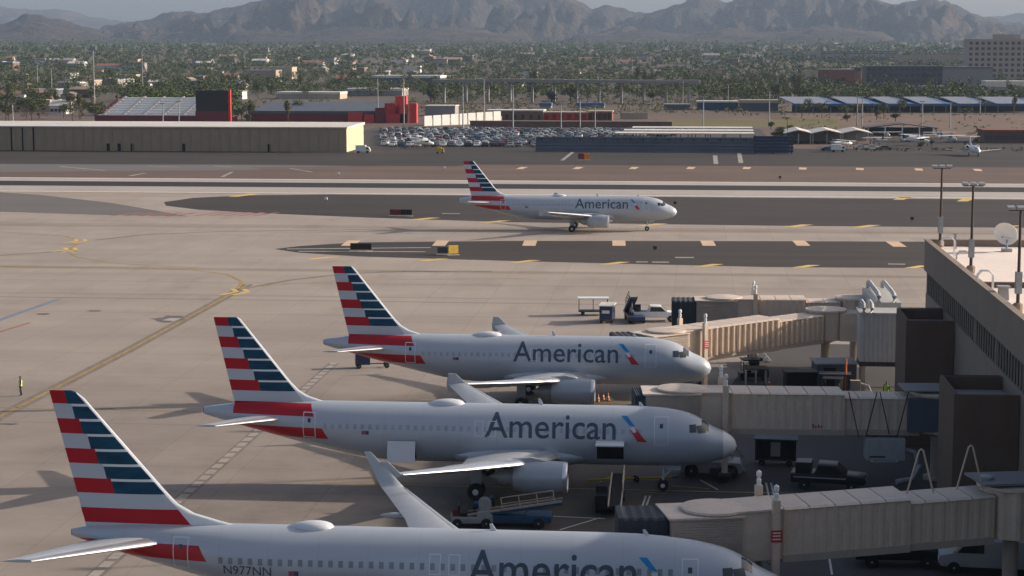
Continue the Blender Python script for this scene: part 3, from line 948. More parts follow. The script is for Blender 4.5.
    # lettering on both sides
    def lettering(txt, x_left, height, z0, mat, name, length=None, off=0.012, cut=0.18, bold=0.0):
        cu = bpy.data.curves.new(name, 'FONT')
        cu.body = txt
        cu.size = 1.0
        cu.offset = bold
        cu.resolution_u = 4
        to = bpy.data.objects.new(name, cu)
        col.objects.link(to)
        bpy.context.view_layer.update()
        me = bpy.data.meshes.new_from_object(to.evaluated_get(bpy.context.evaluated_depsgraph_get()))
        bpy.data.objects.remove(to)
        bm = bmesh.new()
        bm.from_mesh(me)
        x0, x1 = min(v.co.x for v in bm.verts), max(v.co.x for v in bm.verts)
        zt = max(v.co.y for v in bm.verts)
        zb0 = 0.0
        sx = (length / (x1 - x0)) if length else height / (zt - zb0)
        sz = height / (zt - zb0)
        for v in bm.verts:
            v.co.x = (v.co.x - x0) * sx
            v.co.y = v.co.y * sz
        for a in range(1, int(height / cut) + 2):
            bmesh.ops.bisect_plane(bm, geom=bm.verts[:] + bm.edges[:] + bm.faces[:], plane_co=(0, a * cut - cut * 0.5, 0), plane_no=(0, 1, 0))
        full = max(v.co.x for v in bm.verts)
        for sgn in (-1, 1):
            b2 = bm.copy()
            for v in b2.verts:
                px_, pz_ = v.co.x, v.co.y + z0
                x = x_left - px_ if sgn < 0 else x_left - full + px_
                v.co = Vector((-x, sgn * (side(x, pz_) + off), pz_))
            m2 = bpy.data.meshes.new(name)
            b2.to_mesh(m2)
            b2.free()
            m2.materials.append(M[mat])
            inst(m2, name, root)
        bm.free()
    tx, tlen, th, tz = sp['title']
    lettering('American', tx, th, tz, 'title_grey', 'airline_title', tlen, bold=0.006)
    rx, rh, rz_, reg = sp['reg']
    if reg:
        lettering(reg, rx, rh, rz_, 'title_grey', 'registration', None, cut=0.3)
    # flag patch ahead of the registration
    fx, fz = sp['flag']
    patch(fx - 0.22, fx, fz, fz + 0.26, 0.012, 1, 2).build('flag_decal', 'title_grey', body)
    patch(fx, fx + 0.30, fz, fz + 0.26, 0.012, 1, 2).build('flag_decal', 'flag_rose', body)
    # flight symbol: blue blade over a red blade with a pale bird head between
    sx, sz, ss = sp['sym']
    def blade(pts, mat, off, sgn):
        b = MB()
        n = 8
        vs = []
        for i in range(n + 1):
            t = i / n
            (ax, az), (bx, bz), (cx, cz), (dx, dz) = pts
            for q, r_ in (((ax + (dx - ax) * t), (az + (dz - az) * t)), ((bx + (cx - bx) * t), (bz + (cz - bz) * t))):
                x, z = sx - q * ss, sz - r_ * ss
                vs.append((-x, sgn * (side(x, z) + off), z))
        b.add(vs, [(2 * i, 2 * i + 1, 2 * i + 3, 2 * i + 2) for i in range(n)])
        return b.build('flight_symbol', mat, root)
    for sgn in (-1, 1):
        blade([(0, 0), (0.42, 0.02), (0.98, 0.66), (0.60, 0.60)], 'symbol_blue', 0.013, sgn)
        blade([(0.62, 0.86), (1.02, 0.78), (1.80, 1.70), (1.14, 1.66)], 'symbol_red', 0.013, sgn)
        blade([(0.60, 0.74), (0.92, 0.70), (1.08, 1.00), (0.86, 1.08)], 'plane_white', 0.016, sgn)
    # satellite dome, aerials, tail outlet
    dx, dl = sp['dome']
    b = MB()
    zt = cubic(top, dx + dl / 2)
    rings = []
    for i in range(13):
        t = i / 12
        e = max(0.02, (math.sin(math.pi * t ** 0.8)) ** 0.6)
        rings.append([(-(dx + dl * t), 0.62 * e * math.cos(2 * math.pi * j / 16), zt - 0.06 + 0.36 * e * math.sin(2 * math.pi * j / 16)) for j in range(16)])
    b.loft(rings)
    b.build('satellite_dome', 'plane_white', root, smooth=True, fixn=True)
    for ax, ah in sp['aerials']:
        b = MB()
        zt = cubic(top, ax)
        b.prism([(-ax, zt - 0.05), (-ax - 0.34, zt - 0.05), (-ax - 0.40, zt + ah), (-ax - 0.25, zt + ah)], 'y', -0.025, 0.025)
        b.build('blade_aerial', 'plane_white', root, fixn=True)
    b = MB()
    zc, hh, hw = sect(L)
    b.lathe([(hh * 0.8, 0.0), (hh * 0.8, -0.06), (hh * 0.55, -0.06)], (-L, 0, zc), 'x', 14)
    b.build('tail_exhaust', 'dark_steel', root, fixn=True)
    for (x0, x1, z0, z1, mode) in sp.get('cargo', ()):
        h = z1 - z0
        patch(x0, x1, z0, z1, 0.008, 4, 6, -1).build('cargo_opening', 'hold_dark', root, smooth=True)
        b = MB()
        y = -(side((x0 + x1) / 2, z1) + 0.02)
        if mode == 'up':       # swung out level above the sill
            b.cbox((-(x0 + x1) / 2, y - 0.55, z1 + 0.10), (x1 - x0 + 0.1, h, 0.12), rx=0.06)
        else:                  # propped out at an angle, panel face to the apron
            b.cbox((-(x0 + x1) / 2, y - 0.42, (z0 + z1) / 2 + 0.05), (x1 - x0 + 0.1, 0.12, h + 0.15), rx=-0.2)
        b.build('cargo_door', 'plane_white', root, bevel=0.03)

def airbus(L, dw, name):
    """single-aisle twin of length L; dw shifts wing and main gear forward"""
    d = L - 37.57
    sp = dict(len=L, mat_f='livery_fuselage_' + name, mat_t='livery_fin_' + name)
    sp['top'] = [(0, 3.25), (0.12, 3.62), (0.45, 3.98), (1.0, 4.30), (1.7, 4.60), (2.5, 5.13), (3.4, 5.52), (4.8, 5.79), (6.6, 5.90), (L - 9, 5.90), (L - 4, 5.78), (L - 1, 5.50), (L, 5.32)]
    sp['bot'] = [(0, 3.20), (0.12, 2.88), (0.45, 2.58), (1.0, 2.31), (2.1, 2.02), (4.0, 1.80), (6.6, 1.76), (L - 14.5, 1.76), (L - 12, 1.93), (L - 8, 2.72), (L - 4, 3.72), (L - 1, 4.50), (L, 4.80)]
    sp['wid'] = [(0, 0.03), (0.12, 0.42), (0.45, 0.78), (1.0, 1.08), (2.1, 1.50), (3.4, 1.80), (4.8, 1.93), (6.6, 1.975), (L - 13, 1.975), (L - 9, 1.78), (L - 5, 1.20), (L - 1, 0.48), (L, 0.30)]
    T = 36.8 + d
    sp['tipx'], sp['ztip'], sp['ztop'], sp['pitch'] = -T, 11.76, 11.915, 0.765
    sp['xb0'], sp['xbs'] = -(T - 0.95), 0.477
    sp['f8'], sp['f10'] = -(T - 7.05), -(T - 8.0)
    sp['xl0'], sp['xls'] = -(T - 1.85), 0.80
    zl = 11.76
    fin = [(5.0, T - 9.2, T - 1.45), (5.75, T - 8.3, T - 1.40), (5.95, T - 7.6, T - 1.36), (6.2, T - 6.8, T - 1.30), (6.6, T - 6.10, T - 1.2)]
    for z in (7.2, 8.2, 9.2, 10.2, 11.2, 11.62):
        fin.append((z, T - 1.85 - (zl - z) * 0.80, T - (zl - z) * 0.232))
    fin.append((11.76, T - 1.74, T - 0.02))
    sp['fin'] = fin
    sp['rud'] = (6.4, 11.6)
    w0 = 11.9 + dw
    sp['wx'] = w0
    sp['wing'] = [(1.2, w0 - 0.2, 7.0, 2.35, 0.13), (2.2, w0 + 0.35, 6.2, 2.50, 0.13), (6.4, w0 + 2.45, 4.0, 2.95, 0.115), (11.2, w0 + 5.3, 2.75, 3.62, 0.11), (16.3, w0 + 8.9, 1.5, 4.35, 0.10)]
    sp['tracks'] = (6.6, 9.6, 12.8)
    sp['stab'] = [(0.5, T - 5.3, 3.7, 4.62, 0.10), (1.2, T - 4.9, 3.4, 4.70, 0.10), (6.22, T - 1.6, 1.4, 5.15, 0.09)]
    sp['tip'] = 'fence'
    sp['eng'] = (11.35 + dw, 5.75, 2.03, 1.08)
    sp['ng'] = 5.07
    sp['mg'] = (17.71 + dw, 3.795, 0.58)
    sp['win'] = (6.6, L - 8.6, 4.28)
    sp['wmat'] = 'cabin_window'
    sp['doors'] = [(4.75, 5.62, 3.62, 5.38), (L - 8.25, L - 7.45, 3.62, 5.28)]
    sp['exits'] = [(16.6 + dw, 17.1 + dw, 4.0, 4.95)] + ([(17.5 + dw, 18.0 + dw, 4.0, 4.95)] if L > 35 else [])
    sp['cockpit'] = [(2.78, 3.24, 4.42, 4.92, 0.04), (2.12, 2.68, 4.36, 4.82, 0.14)]
    sp['ws'] = (46, 84, 1.95, 2.42)
    sp['title'] = (17.35 if L > 35 else 17.0, 9.05, 1.62, 3.92)
    sp['sym'] = (7.95, 5.46, 1.0)
    sp['reg'] = (L - 9.3, 0.32, 3.95, None)
    sp['flag'] = (L - 11.9, 3.93)
    sp['dome'] = (18.9 + dw * 0.5, 2.7)
    sp['aerials'] = [(13.4, 0.42), (6.4, 0.30)]
    livery(sp['mat_f'], sp, False)
    livery(sp['mat_t'], sp, True)
    return sp
A320 = airbus(37.57, 0.0, 'mid')
A319 = airbus(33.84, -1.6, 'short')

def boeing():
    L = 38.02
    sp = dict(len=L, mat_f='livery_fuselage_long', mat_t='livery_fin_long')
    sp['top'] = [(0, 2.80), (0.12, 3.05), (0.45, 3.32), (1.0, 3.58), (1.7, 3.92), (2.4, 4.38), (3.5, 4.84), (5.0, 5.16), (7.0, 5.37), (8.8, 5.45), (L - 10, 5.45), (L - 5, 5.38), (L - 1, 5.20), (L, 5.05)]
    sp['bot'] = [(0, 2.75), (0.12, 2.58), (0.45, 2.42), (1.0, 2.10), (2.1, 1.75), (4.0, 1.50), (6.6, 1.44), (L - 14, 1.44), (L - 11.5, 1.66), (L - 8, 2.42), (L - 4, 3.45), (L - 1, 4.30), (L, 4.62)]
    sp['wid'] = [(0, 0.03), (0.12, 0.34), (0.45, 0.66), (1.0, 0.96), (2.1, 1.38), (3.4, 1.68), (4.8, 1.83), (6.6, 1.88), (L - 12, 1.88), (L - 9, 1.74), (L - 5, 1.16), (L - 1, 0.44), (L, 0.26)]
    T = 39.1
    sp['tipx'], sp['ztip'], sp['ztop'], sp['pitch'] = -T, 12.5, 12.6, 0.80
    sp['xb0'], sp['xbs'] = -(T - 0.75), 0.515
    sp['f8'], sp['f10'] = -(T - 7.25), -(T - 8.3)
    sp['xl0'], sp['xls'] = -(T - 1.55), 0.875
    fin = [(4.6, T - 11.2, T - 2.0), (5.3, T - 10.4, T - 1.78), (5.6, T - 9.2, T - 1.72), (6.0, T - 7.75, T - 1.60), (6.5, T - 6.85, T - 1.50)]
    for z in (7.2, 8.2, 9.2, 10.2, 11.2, 12.1):
        fin.append((z, T - 1.55 - (12.5 - z) * 0.875, T - (12.5 - z) * 0.25))
    fin += [(12.38, T - 1.52, T - 0.03), (12.5, T - 1.25, T - 0.02)]
    sp['fin'] = fin
    sp['rud'] = (6.2, 12.3)
    w0 = 13.2
    sp['wx'] = w0
    sp['wing'] = [(1.2, w0 - 0.2, 7.6, 2.1, 0.13), (2.2, w0 + 0.4, 6.9, 2.22, 0.13), (5.8, w0 + 3.0, 4.0, 2.62, 0.115), (11.2, w0 + 6.2, 2.4, 3.12, 0.11), (16.5, w0 + 9.3, 1.5, 3.66, 0.10)]
    sp['tracks'] = (6.2, 9.4, 12.4)
    sp['stab'] = [(0.4, T - 6.6, 4.6, 4.45, 0.10), (1.1, T - 6.0, 4.2, 4.52, 0.10), (7.15, T - 1.35, 1.6, 5.10, 0.09)]
    sp['tip'] = 'winglet'
    sp['eng'] = (11.9, 4.83, 1.62, 1.02)
    sp['ng'] = 4.0
    sp['mg'] = (19.6, 2.86, 0.56)
    sp['win'] = (6.0, L - 8.2, 3.75)
    sp['wmat'] = 'cabin_window_dark'
    sp['doors'] = [(4.75, 5.5, 2.9, 4.52), (L - 6.6, L - 5.85, 3.4, 4.93)]
    sp['exits'] = [(17.0, 17.5, 3.55, 4.5), (18.0, 18.5, 3.55, 4.5)]
    sp['cockpit'] = [(2.95, 3.45, 3.72, 4.12, 0.03), (2.25, 2.86, 3.62, 4.05, 0.12)]
    sp['ws'] = (46, 84, 1.95, 2.5)
    sp['title'] = (16.55, 8.7, 1.66, 3.12)
    sp['sym'] = (7.75, 4.62, 1.02)
    sp['reg'] = (L - 8.6, 0.48, 3.20, 'N977NN')
    sp['flag'] = (L - 12.4, 3.24)
    sp['dome'] = (23.8, 2.5)
    sp['aerials'] = [(15.2, 0.35), (7.2, 0.3)]
    livery(sp['mat_f'], sp, False)
    livery(sp['mat_t'], sp, True)
    return sp
B737 = boeing()

A320c = dict(A320)
A320c['radome'] = True
A320c['cargo'] = [(7.75, 9.6, 2.45, 3.62, 'up'), (22.2, 24.05, 2.15, 3.45, 'out')]
p1 = thing('airliner', 'silver jet with striped tail parked farthest from the camera of the three at gates', 'airplane', (1.6, 162.8, 0))
make_plane(A319, p1)
p2_ = thing('airliner', 'middle parked silver jet with its cargo door open above a belt loader', 'airplane', (3.1, 130.2, 0))
make_plane(A320c, p2_)
p3_ = thing('airliner', 'nearest silver jet with upswept winglet, cut off by the bottom of the photo', 'airplane', (5.12, 96.6, 0))
make_plane(B737, p3_)
p4 = thing('airliner', 'silver jet with striped tail taxiing alone past the gates', 'airplane', (-3.0, 325.5, 0))
make_plane(A320, p4)
# ------------------------------------------------------------------ concourse at the right
WU = 19.85
NE = 46.2                                      # north end, counted from v = 120
term = thing('concourse', 'tan two-storey concourse with a dark window band and pale flat roof at right', 'building', (WU, 120, 0))
b = MB(); b.box(0.15, 40, -80, NE - 0.4, 0, 9.7)
b.build('lower_wall', 'terminal_tan', term)
b = MB(); b.box(0.3, 39.5, -79.5, NE - 0.6, 9.7, 11.6)
b.build('window_band', 'hold_dark', term)
b = MB(); b.box(0.0, 40.2, -80, NE, 11.6, 13.65)
b.build('fascia', 'terminal_tan', term)
b = MB(); b.box(0.0, 0.35, -80, NE, 13.65, 14.2); b.box(0.35, 40.2, NE - 0.35, NE, 13.65, 14.2)
b.build('parapet', 'terminal_tan', term)
b = MB(); b.box(-0.06, 0.42, -80, NE + 0.06, 14.2, 14.3); b.box(0.42, 40.2, NE - 0.42, NE + 0.06, 14.2, 14.3)
b.build('coping', 'terminal_tan', term)
b = MB(); b.box(0.36, 40.1, -79.9, NE - 0.4, 13.65, 13.72)
b.build('roof', 'roof_membrane', term)
b = MB(); b.box(0.45, 40.0, 16.5, 16.9, 13.72, 14.1)
b.build('roof_curb', 'terminal_brown', term)
b = MB(); b.box(-0.04, 0.04, -0.04, 0.04, 9.7, 11.6)
mull = b.mesh('mullion', 'stucco_beige')
for i in range(60):
    inst(mull, 'mullion', term, (0.24, NE - 1.0 - i * 1.1, 0))
b = MB(); b.box(-0.12, 0.0, -0.18, 0.18, 9.7, 11.6)
pier = b.mesh('pier', 'terminal_tan')
for i in range(9):
    inst(pier, 'pier', term, (0.35, NE - 0.3 - i * 9.6, 0))

def core(v0, v1, u0, label, H=9.2):
    t = thing('stair_core', label, 'stair tower', (u0, v0, 0))
    d, w_ = v1 - v0, WU + 0.1 - u0
    b = MB(); b.box(0, w_, 0, d, 0, H)
    b.build('shaft', 'terminal_brown', t)
    b = MB()
    b.box(0, w_, 0, 0.25, H, H + 0.9); b.box(0, w_, d - 0.25, d, H, H + 0.9); b.box(0, 0.25, 0.25, d - 0.25, H, H + 0.9)
    b.build('shaft_parapet', 'terminal_brown', t)
    b = MB(); b.box(0.25, w_, 0.25, d - 0.25, H, H + 0.05)
    b.build('shaft_roof', 'grey_roof', t)
    b = MB()
    for z in (H + 0.5,):
        b.tube([(0.1, 0.1, z + 0.45), (0.1, d - 0.1, z + 0.45), (w_ - 0.1, d - 0.1, z + 0.45)], 0.03, 6)
    b.build('guard_rail', 'dark_steel', t)
    b = MB(); b.box(-0.02, 0.3, d * 0.25, d * 0.25 + 1.1, 0.0, 2.2)
    b.build('door', 'grey_panel', t)
    return t
core(146.8, 154.0, 16.3, 'dark brown stair tower against the concourse beside the grey corrugated boarding bridge end', 8.95)
core(117.0, 124.0, 16.0, 'dark brown stair tower above the nearest boarding bridge at lower right', 8.55)
# roof furniture
def roof_lamp(u, v, ztop, label):
    t = thing('roof_lamp', label, 'lamp post', (u, v, 13.72), 0, 'lamp posts on the concourse roof')
    h = ztop - 13.72
    b = MB(); b.lathe([(0.34, 0.0), (0.34, 0.5), (0.2, 0.6)], (0, 0, 0), 'z', 10)
    b.build('base', 'terminal_tan', t, fixn=True)
    b = MB(); b.tube([(0, 0, 0.5), (0, 0, h)], 0.12, 8, 0.08)
    b.build('pole', 'pole_brown', t)
    b = MB(); b.box(-0.2, 0.2, -0.22, 0.22, 1.2, 2.6)
    b.build('switch_box', 'steel_grey', t)
    b = MB(); b.tube([(-0.75, 0, h - 0.12), (0.75, 0, h - 0.12)], 0.045, 6)
    b.build('cross_arm', 'pole_brown', t)
    for x in (-0.62, 0.0, 0.62):
        b = MB(); b.cbox((x, 0, h + 0.05), (0.46, 0.6, 0.16), rx=0.15)
        b.build('lamp_head', 'steel_grey', t)
    return t
roof_lamp(21.0, 165.0, 20.6, 'tall brown lamp post at the far corner of the concourse roof')
roof_lamp(20.85, 145.4, 20.45, 'middle of three brown lamp posts on the concourse roof')
roof_lamp(20.75, 123.6, 20.4, 'nearest brown lamp post on the concourse roof, at the right edge')
t = thing('satellite_dish', 'white satellite dish on the pale concourse roof', 'satellite dish', (26.1, 161.8, 13.72))
b = MB(); b.tube([(0, 0, 0), (0, 0, 1.0)], 0.09, 8); b.box(-0.4, 0.4, -0.4, 0.4, 0, 0.25)
b.build('mast', 'steel_grey', t)
b = MB()
rings = [[(0.30 * math.cos(0) + 0, 0, 0)]]
b = MB()
b.lathe([(0.03, -0.30), (0.45, -0.24), (0.8, -0.10), (1.02, 0.08), (1.03, 0.05), (0.8, -0.15), (0.45, -0.29), (0.03, -0.34)], (0, 0, 0), 'y', 24)
do = b.build('reflector', 'white_paint', t, smooth=True, fixn=True)
do.location = (-0.15, -0.35, 1.55)
do.rotation_euler = (R(-20), 0, R(152))
b = MB(); b.tube([(0.5, 0, -0.4), (0, 0.8, 0.05), (-0.5, 0, -0.4)], 0.025, 6); b.cbox((0, 0.82, 0.06), (0.12, 0.2, 0.12))
b.build('feed_arm', 'steel_grey', do)
for i, (px, py) in enumerate(((941, 251), (956, 266), (977, 287))):
    x, y = G(px, py, 14.2)
    lb = ('far', 'middle', 'near')[i]
    t = thing('ladder_hoop', 'small white ladder hoop on the concourse parapet, %s of three' % {'far': 'the one farthest away', 'middle': 'the middle one', 'near': 'the closest one'}[lb], 'ladder', (x + 0.6, y, 13.72), 0, 'ladder hoops along the parapet')
    for s in (0, 0.5):
        b = MB(); b.tube([(0.5, s, 0.0), (0.5, s, 1.3), (0.2, s, 1.6), (-0.3, s, 1.6), (-0.55, s, 1.3), (-0.55, s, 0.95)], 0.045, 6)
        b.build('rail', 'white_paint', t)
for (px, py, w_, nm, lab) in ((1003, 300, 0.7, 'roof_vent', 'small square vent standing on the concourse roof at the right edge'), (955, 249, 0.25, 'vent_pipe', 'slim pale vent pipe near the far end of the concourse roof')):
    x, y = G(px, py, 13.7)
    t = thing(nm, lab, 'vent', (x, y, 13.72))
    b = MB(); b.box(-w_ / 2, w_ / 2, -w_ / 2, w_ / 2, 0, 0.8 if w_ > 0.5 else 1.2, 0.05)
    b.build('body', 'grey_panel', t)
    b = MB(); b.box(-w_ * 0.6, w_ * 0.6, -w_ * 0.6, w_ * 0.6, 0.82 if w_ > 0.5 else 1.22, 0.95 if w_ > 0.5 else 1.35)
    b.build('cap', 'grey_panel', t)

# ------------------------------------------------------------------ boarding bridges
ROOFW = False
def bridge(label, rot, cab, zr, zc, hood_deg, side_mat, roof_mat, rib_proud, sign=True, corridor=True, hood_len=2.4):
    """zr, zc: floor height at rotunda and cab; local +X runs from rotunda to cab"""
    d = Vector((cab[0] - rot[0], cab[1] - rot[1]))
    D = d.length
    a = math.atan2(d.y, d.x)
    t = thing('boarding_bridge', label, 'jet bridge', (rot[0], rot[1], 0), a)
    zf = lambda x: zr + (zc - zr) * x / D
    def sbox(b, x0, x1, y0, y1, h0, h1):
        vs = [(x, y, zf(x) + h) for h in (h0, h1) for x, y in ((x0, y0), (x1, y0), (x1, y1), (x0, y1))]
        return b.add(vs, [(3, 2, 1, 0), (4, 5, 6, 7), (0, 1, 5, 4), (1, 2, 6, 5), (2, 3, 7, 6), (3, 0, 4, 7)])
    xi0, xi1, xo0, xo1 = 1.5, D * 0.46, D * 0.36, D - 4.2
    tun = {}
    for nm, x0, x1, hw, h in (('inner_tunnel', xi0, xi1, 1.30, 2.45), ('outer_tunnel', xo0, xo1, 1.52, 2.72)):
        b = MB(); sbox(b, x0, x1, -hw, hw, 0.22, h)
        o = b.build(nm, side_mat, t)
        tun[nm] = o
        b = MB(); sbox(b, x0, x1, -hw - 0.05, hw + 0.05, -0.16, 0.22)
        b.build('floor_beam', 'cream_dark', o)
        n = int((x1 - x0) / 0.62)
        st = (x1 - x0) / n
        slope = (zc - zr) / D
        rv = MB()
        rv.add([(x, y * rib_proud, z + slope * x) for z in (0.26, h - 0.04) for x, y in ((-0.07, -1), (0.07, -1), (0.19, 0), (-0.19, 0))], [(3, 2, 1, 0), (4, 5, 6, 7), (0, 1, 5, 4), (1, 2, 6, 5), (2, 3, 7, 6), (3, 0, 4, 7)])
        rm = rv.mesh('rib', side_mat)
        for i in range(n):
            x = x0 + (i + 0.5) * st
            inst(rm, 'rib', o, (x, -hw, zf(x)))
            inst(rm, 'rib', o, (x, hw, zf(x)), 0, (1, -1, 1))
        # roof sheets
        n2 = max(3, int((x1 - x0) / 1.25))
        s2 = (x1 - x0) / n2
        rp = MB()
        q = s2 / 2 - 0.035
        rp.add([(x, y, z + slope * x) for z, yy in ((h, hw + 0.12), (h + 0.10, hw - 0.12)) for x, y in ((-q, -yy), (q, -yy), (q, yy), (-q, yy))], [(3, 2, 1, 0), (4, 5, 6, 7), (0, 1, 5, 4), (1, 2, 6, 5), (2, 3, 7, 6), (3, 0, 4, 7)])
        pmz = rp.mesh('roof_sheet', roof_mat)
        for i in range(n2):
            x = x0 + (i + 0.5) * s2
            inst(pmz, 'roof_sheet', o, (x, 0, zf(x)))
    # plain section, cab with slatted curtain, round roof, accordion hood
    b = MB(); sbox(b, xo1, D - 1.1, -1.42, 1.42, 0.0, 2.7)
    b.build('vestibule', side_mat, t)
    b = MB(); sbox(b, xo1, D - 1.0, -1.55, 1.55, 2.7, 2.8)
    b.build('vestibule_roof', roof_mat, t)
    # cab: rolling slat curtain under a thin flat slab, round turret roof above it
    b = MB()
    rings = []
    for i in range(18):
        z = 0.02 + i * 0.142
        for g, dz in ((0.0, 0.0), (0.0, 0.10), (0.05, 0.105), (0.05, 0.14)):
            rings.append([(D + x * (1.95 - g), y * (1.62 - g), zc + z + dz) for x, y in ((-1, -1), (1, -1), (1, 1), (-1, 1))])
    b.loft(rings)
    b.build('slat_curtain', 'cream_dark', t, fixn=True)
    b = MB(); b.box(D - 2.05, D + 2.1, -1.75, 1.75, zc + 2.58, zc + 2.68)
    b.build('cab_slab', 'white_paint' if ROOFW else roof_mat, t)
    b = MB(); b.lathe([(1.72, 2.68), (1.80, 2.74), (1.78, 2.86), (1.1, 2.97), (0.05, 3.0)], (D - 0.75, 0, zc), 'z', 32)
    b.build('cab_roof', roof_mat, t, smooth=True, fixn=True)
    b = MB(); b.box(D - 1.95, D + 1.95, -1.6, 1.6, zc - 0.22, zc)
    b.build('cab_floor', 'dark_steel', t, fixn=True)
    ha = R(hood_deg) - a
    b = MB()
    rings = []
    for i in range(11):
        x = 1.9 + hood_len * i / 10
        e = 0.0 if i % 2 else 0.06
        w_, z0, z1 = 1.55 - e, 0.05 + e, 2.62 - e
        rings.append([(D + x * math.cos(ha) - y * math.sin(ha), x * math.sin(ha) + y * math.cos(ha), zc + z) for y, z in ((-w_, z0), (w_, z0), (w_, z1 - 0.12), (w_ - 0.12, z1), (-w_ + 0.12, z1), (-w_, z1 - 0.12))])
    b.loft(rings)
    b.build('canopy_hood', 'canopy_cloth', t, fixn=True)
    # lift columns with bogie
    xl = xo1 + 0.5
    for s in (-1, 1):
        b = MB(); b.box(xl - 0.2, xl + 0.2, s * 1.78 - 0.17, s * 1.78 + 0.17, 0.75, zf(xl) + 3.35)
        c = b.build('lift_column', side_mat, t)
        b = MB(); b.lathe([(0.12, 0), (0.14, 0.35), (0.08, 0.4), (0.15, 0.55), (0.15, 0.75), (0.03, 0.85)], (xl, s * 1.78, zf(xl) + 3.35), 'z', 10)
        b.build('beacon', 'white_paint', c, fixn=True)
        if sign and s < 0:
            pass
    ns = 1 if math.cos(a) < 0 else -1       # the side that faces the camera
    if sign:
        b = MB(); b.box(xl - 0.3, xl + 0.3, ns * 1.98 - 0.02, ns * 1.98 + 0.02, zf(xl) + 1.1, zf(xl) + 1.75)
        p = b.build('warning_sign', 'red_paint', t)
        for zz in (1.24, 1.42, 1.58):
            b = MB(); b.box(xl - 0.22, xl + 0.22, ns * 2.006 - 0.006, ns * 2.006 + 0.006, zf(xl) + zz, zf(xl) + zz + 0.06)
            b.build('sign_bar', 'white_paint', p)
    b = MB(); b.box(xl - 0.4, xl + 0.4, -2.1, 2.1, 0.55, 0.8); b.box(xl - 0.9, xl + 0.9, -0.3, 0.3, 0.42, 0.75)
    bg_ = b.build('bogie', 'dark_steel', t)
    for s in (-1.35, 1.35):
        b = MB(); b.lathe([(0.25, -0.2), (0.5, -0.2), (0.55, -0.1), (0.55, 0.1), (0.5, 0.2), (0.25, 0.2)], (xl, s, 0.55), 'y', 18)
        b.build('wheel', 'rubber', bg_, smooth=True, fixn=True)
    # rotunda and its pedestal
    b = MB()
    pts = []
    for j in range(48):
        r_ = 1.78 if (j // 2) % 2 else 1.70
        pts.append((r_ * math.cos(2 * math.pi * j / 48), r_ * math.sin(2 * math.pi * j / 48)))
    b.prism(pts, 'z', zr + 0.0, zr + 2.7)
    b.build('rotunda', side_mat, t, fixn=True)
    b = MB(); b.lathe([(1.95, 2.7), (1.95, 2.86), (0.05, 3.0)], (0, 0, zr), 'z', 28)
    b.build('rotunda_roof', roof_mat, t, fixn=True)
    b = MB(); b.lathe([(0.9, 0), (0.9, 0.25), (0.42, 0.3), (0.42, zr - 0.4), (1.2, zr - 0.05), (1.2, zr)], (0, 0, 0), 'z', 20)
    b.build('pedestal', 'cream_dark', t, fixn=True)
    # service stair beside the vestibule, far side
    b = MB()
    n = 12
    zt = zf(D - 2.4)
    for i in range(n):
        z = zt * (i + 0.5) / n
        b.box(D - 2.4 - (n - i) * 0.26, D - 2.4 - (n - i) * 0.26 + 0.26, -ns * 1.6 - (0.9 if ns > 0 else 0), -ns * 1.6 + (0.9 if ns < 0 else 0), z - 0.03, z)
    tag(b.build('stair_treads', 'steel_grey', t), kind='stuff')
    for yy in (1.62, 2.5):
        b = MB(); b.tube([(D - 2.4 - n * 0.26, -ns * yy, 0.1), (D - 2.4, -ns * yy, zt)], 0.06, 6)
        b.tube([(D - 2.4 - n * 0.26, -ns * yy, 1.0), (D - 2.4, -ns * yy, zt + 0.95)], 0.03, 6)
        b.build('stair_rail', 'steel_grey', t)
    if corridor:
        L2 = (WU if rot[1] < 160 else 16.6) - rot[0] - 1.2
        b = MB()
        c, s = math.cos(-a), math.sin(-a)
        def w2l(x, y):
            return x * c - y * s, x * s + y * c
        for (x0, x1, y0, y1, z0, z1, bb) in ((1.2, L2 + 1.35, -1.4, 1.4, zr - 0.05, zr + 2.6, b),):
            q = [w2l(*p) for p in ((x0, y0), (x1, y0), (x1, y1), (x0, y1))]
            bb.prism(q, 'z', z0, z1)
        b.build('link_corridor', side_mat, t, fixn=True)
    return t, D, zf, a, ns

br0 = bridge('dim grey-sided boarding bridge standing empty behind the lit cream one', (15.6, 185.0), (2.2, 184.6), 3.95, 3.85, 182, 'cream_paint', 'cream_roof', 0.06, False)
br1 = bridge('sunlit cream ribbed boarding bridge at the nose of the farthest parked jet', (12.5, 180.0), (-2.9, 167.2), 3.42, 3.0, 194, 'cream_paint', 'cream_roof', 0.17)
br2 = bridge('shaded boarding bridge above the nose of the middle parked jet', (17.4, 135.6), (-1.5, 134.1), 3.55, 3.72, 187, 'cream_paint', 'cream_roof', 0.035, False, hood_len=0.8)
br3 = bridge('nearest shaded boarding bridge with a round white cab roof at lower right', (17.6, 104.6), (0.5, 100.6), 3.95, 3.15, 186, 'cream_paint', 'cream_roof', 0.035, hood_len=2.6)

def extra(br, name, b, mat, parent=None, **kw):
    return b.build(name, mat, br[0] if parent is None else parent, **kw)
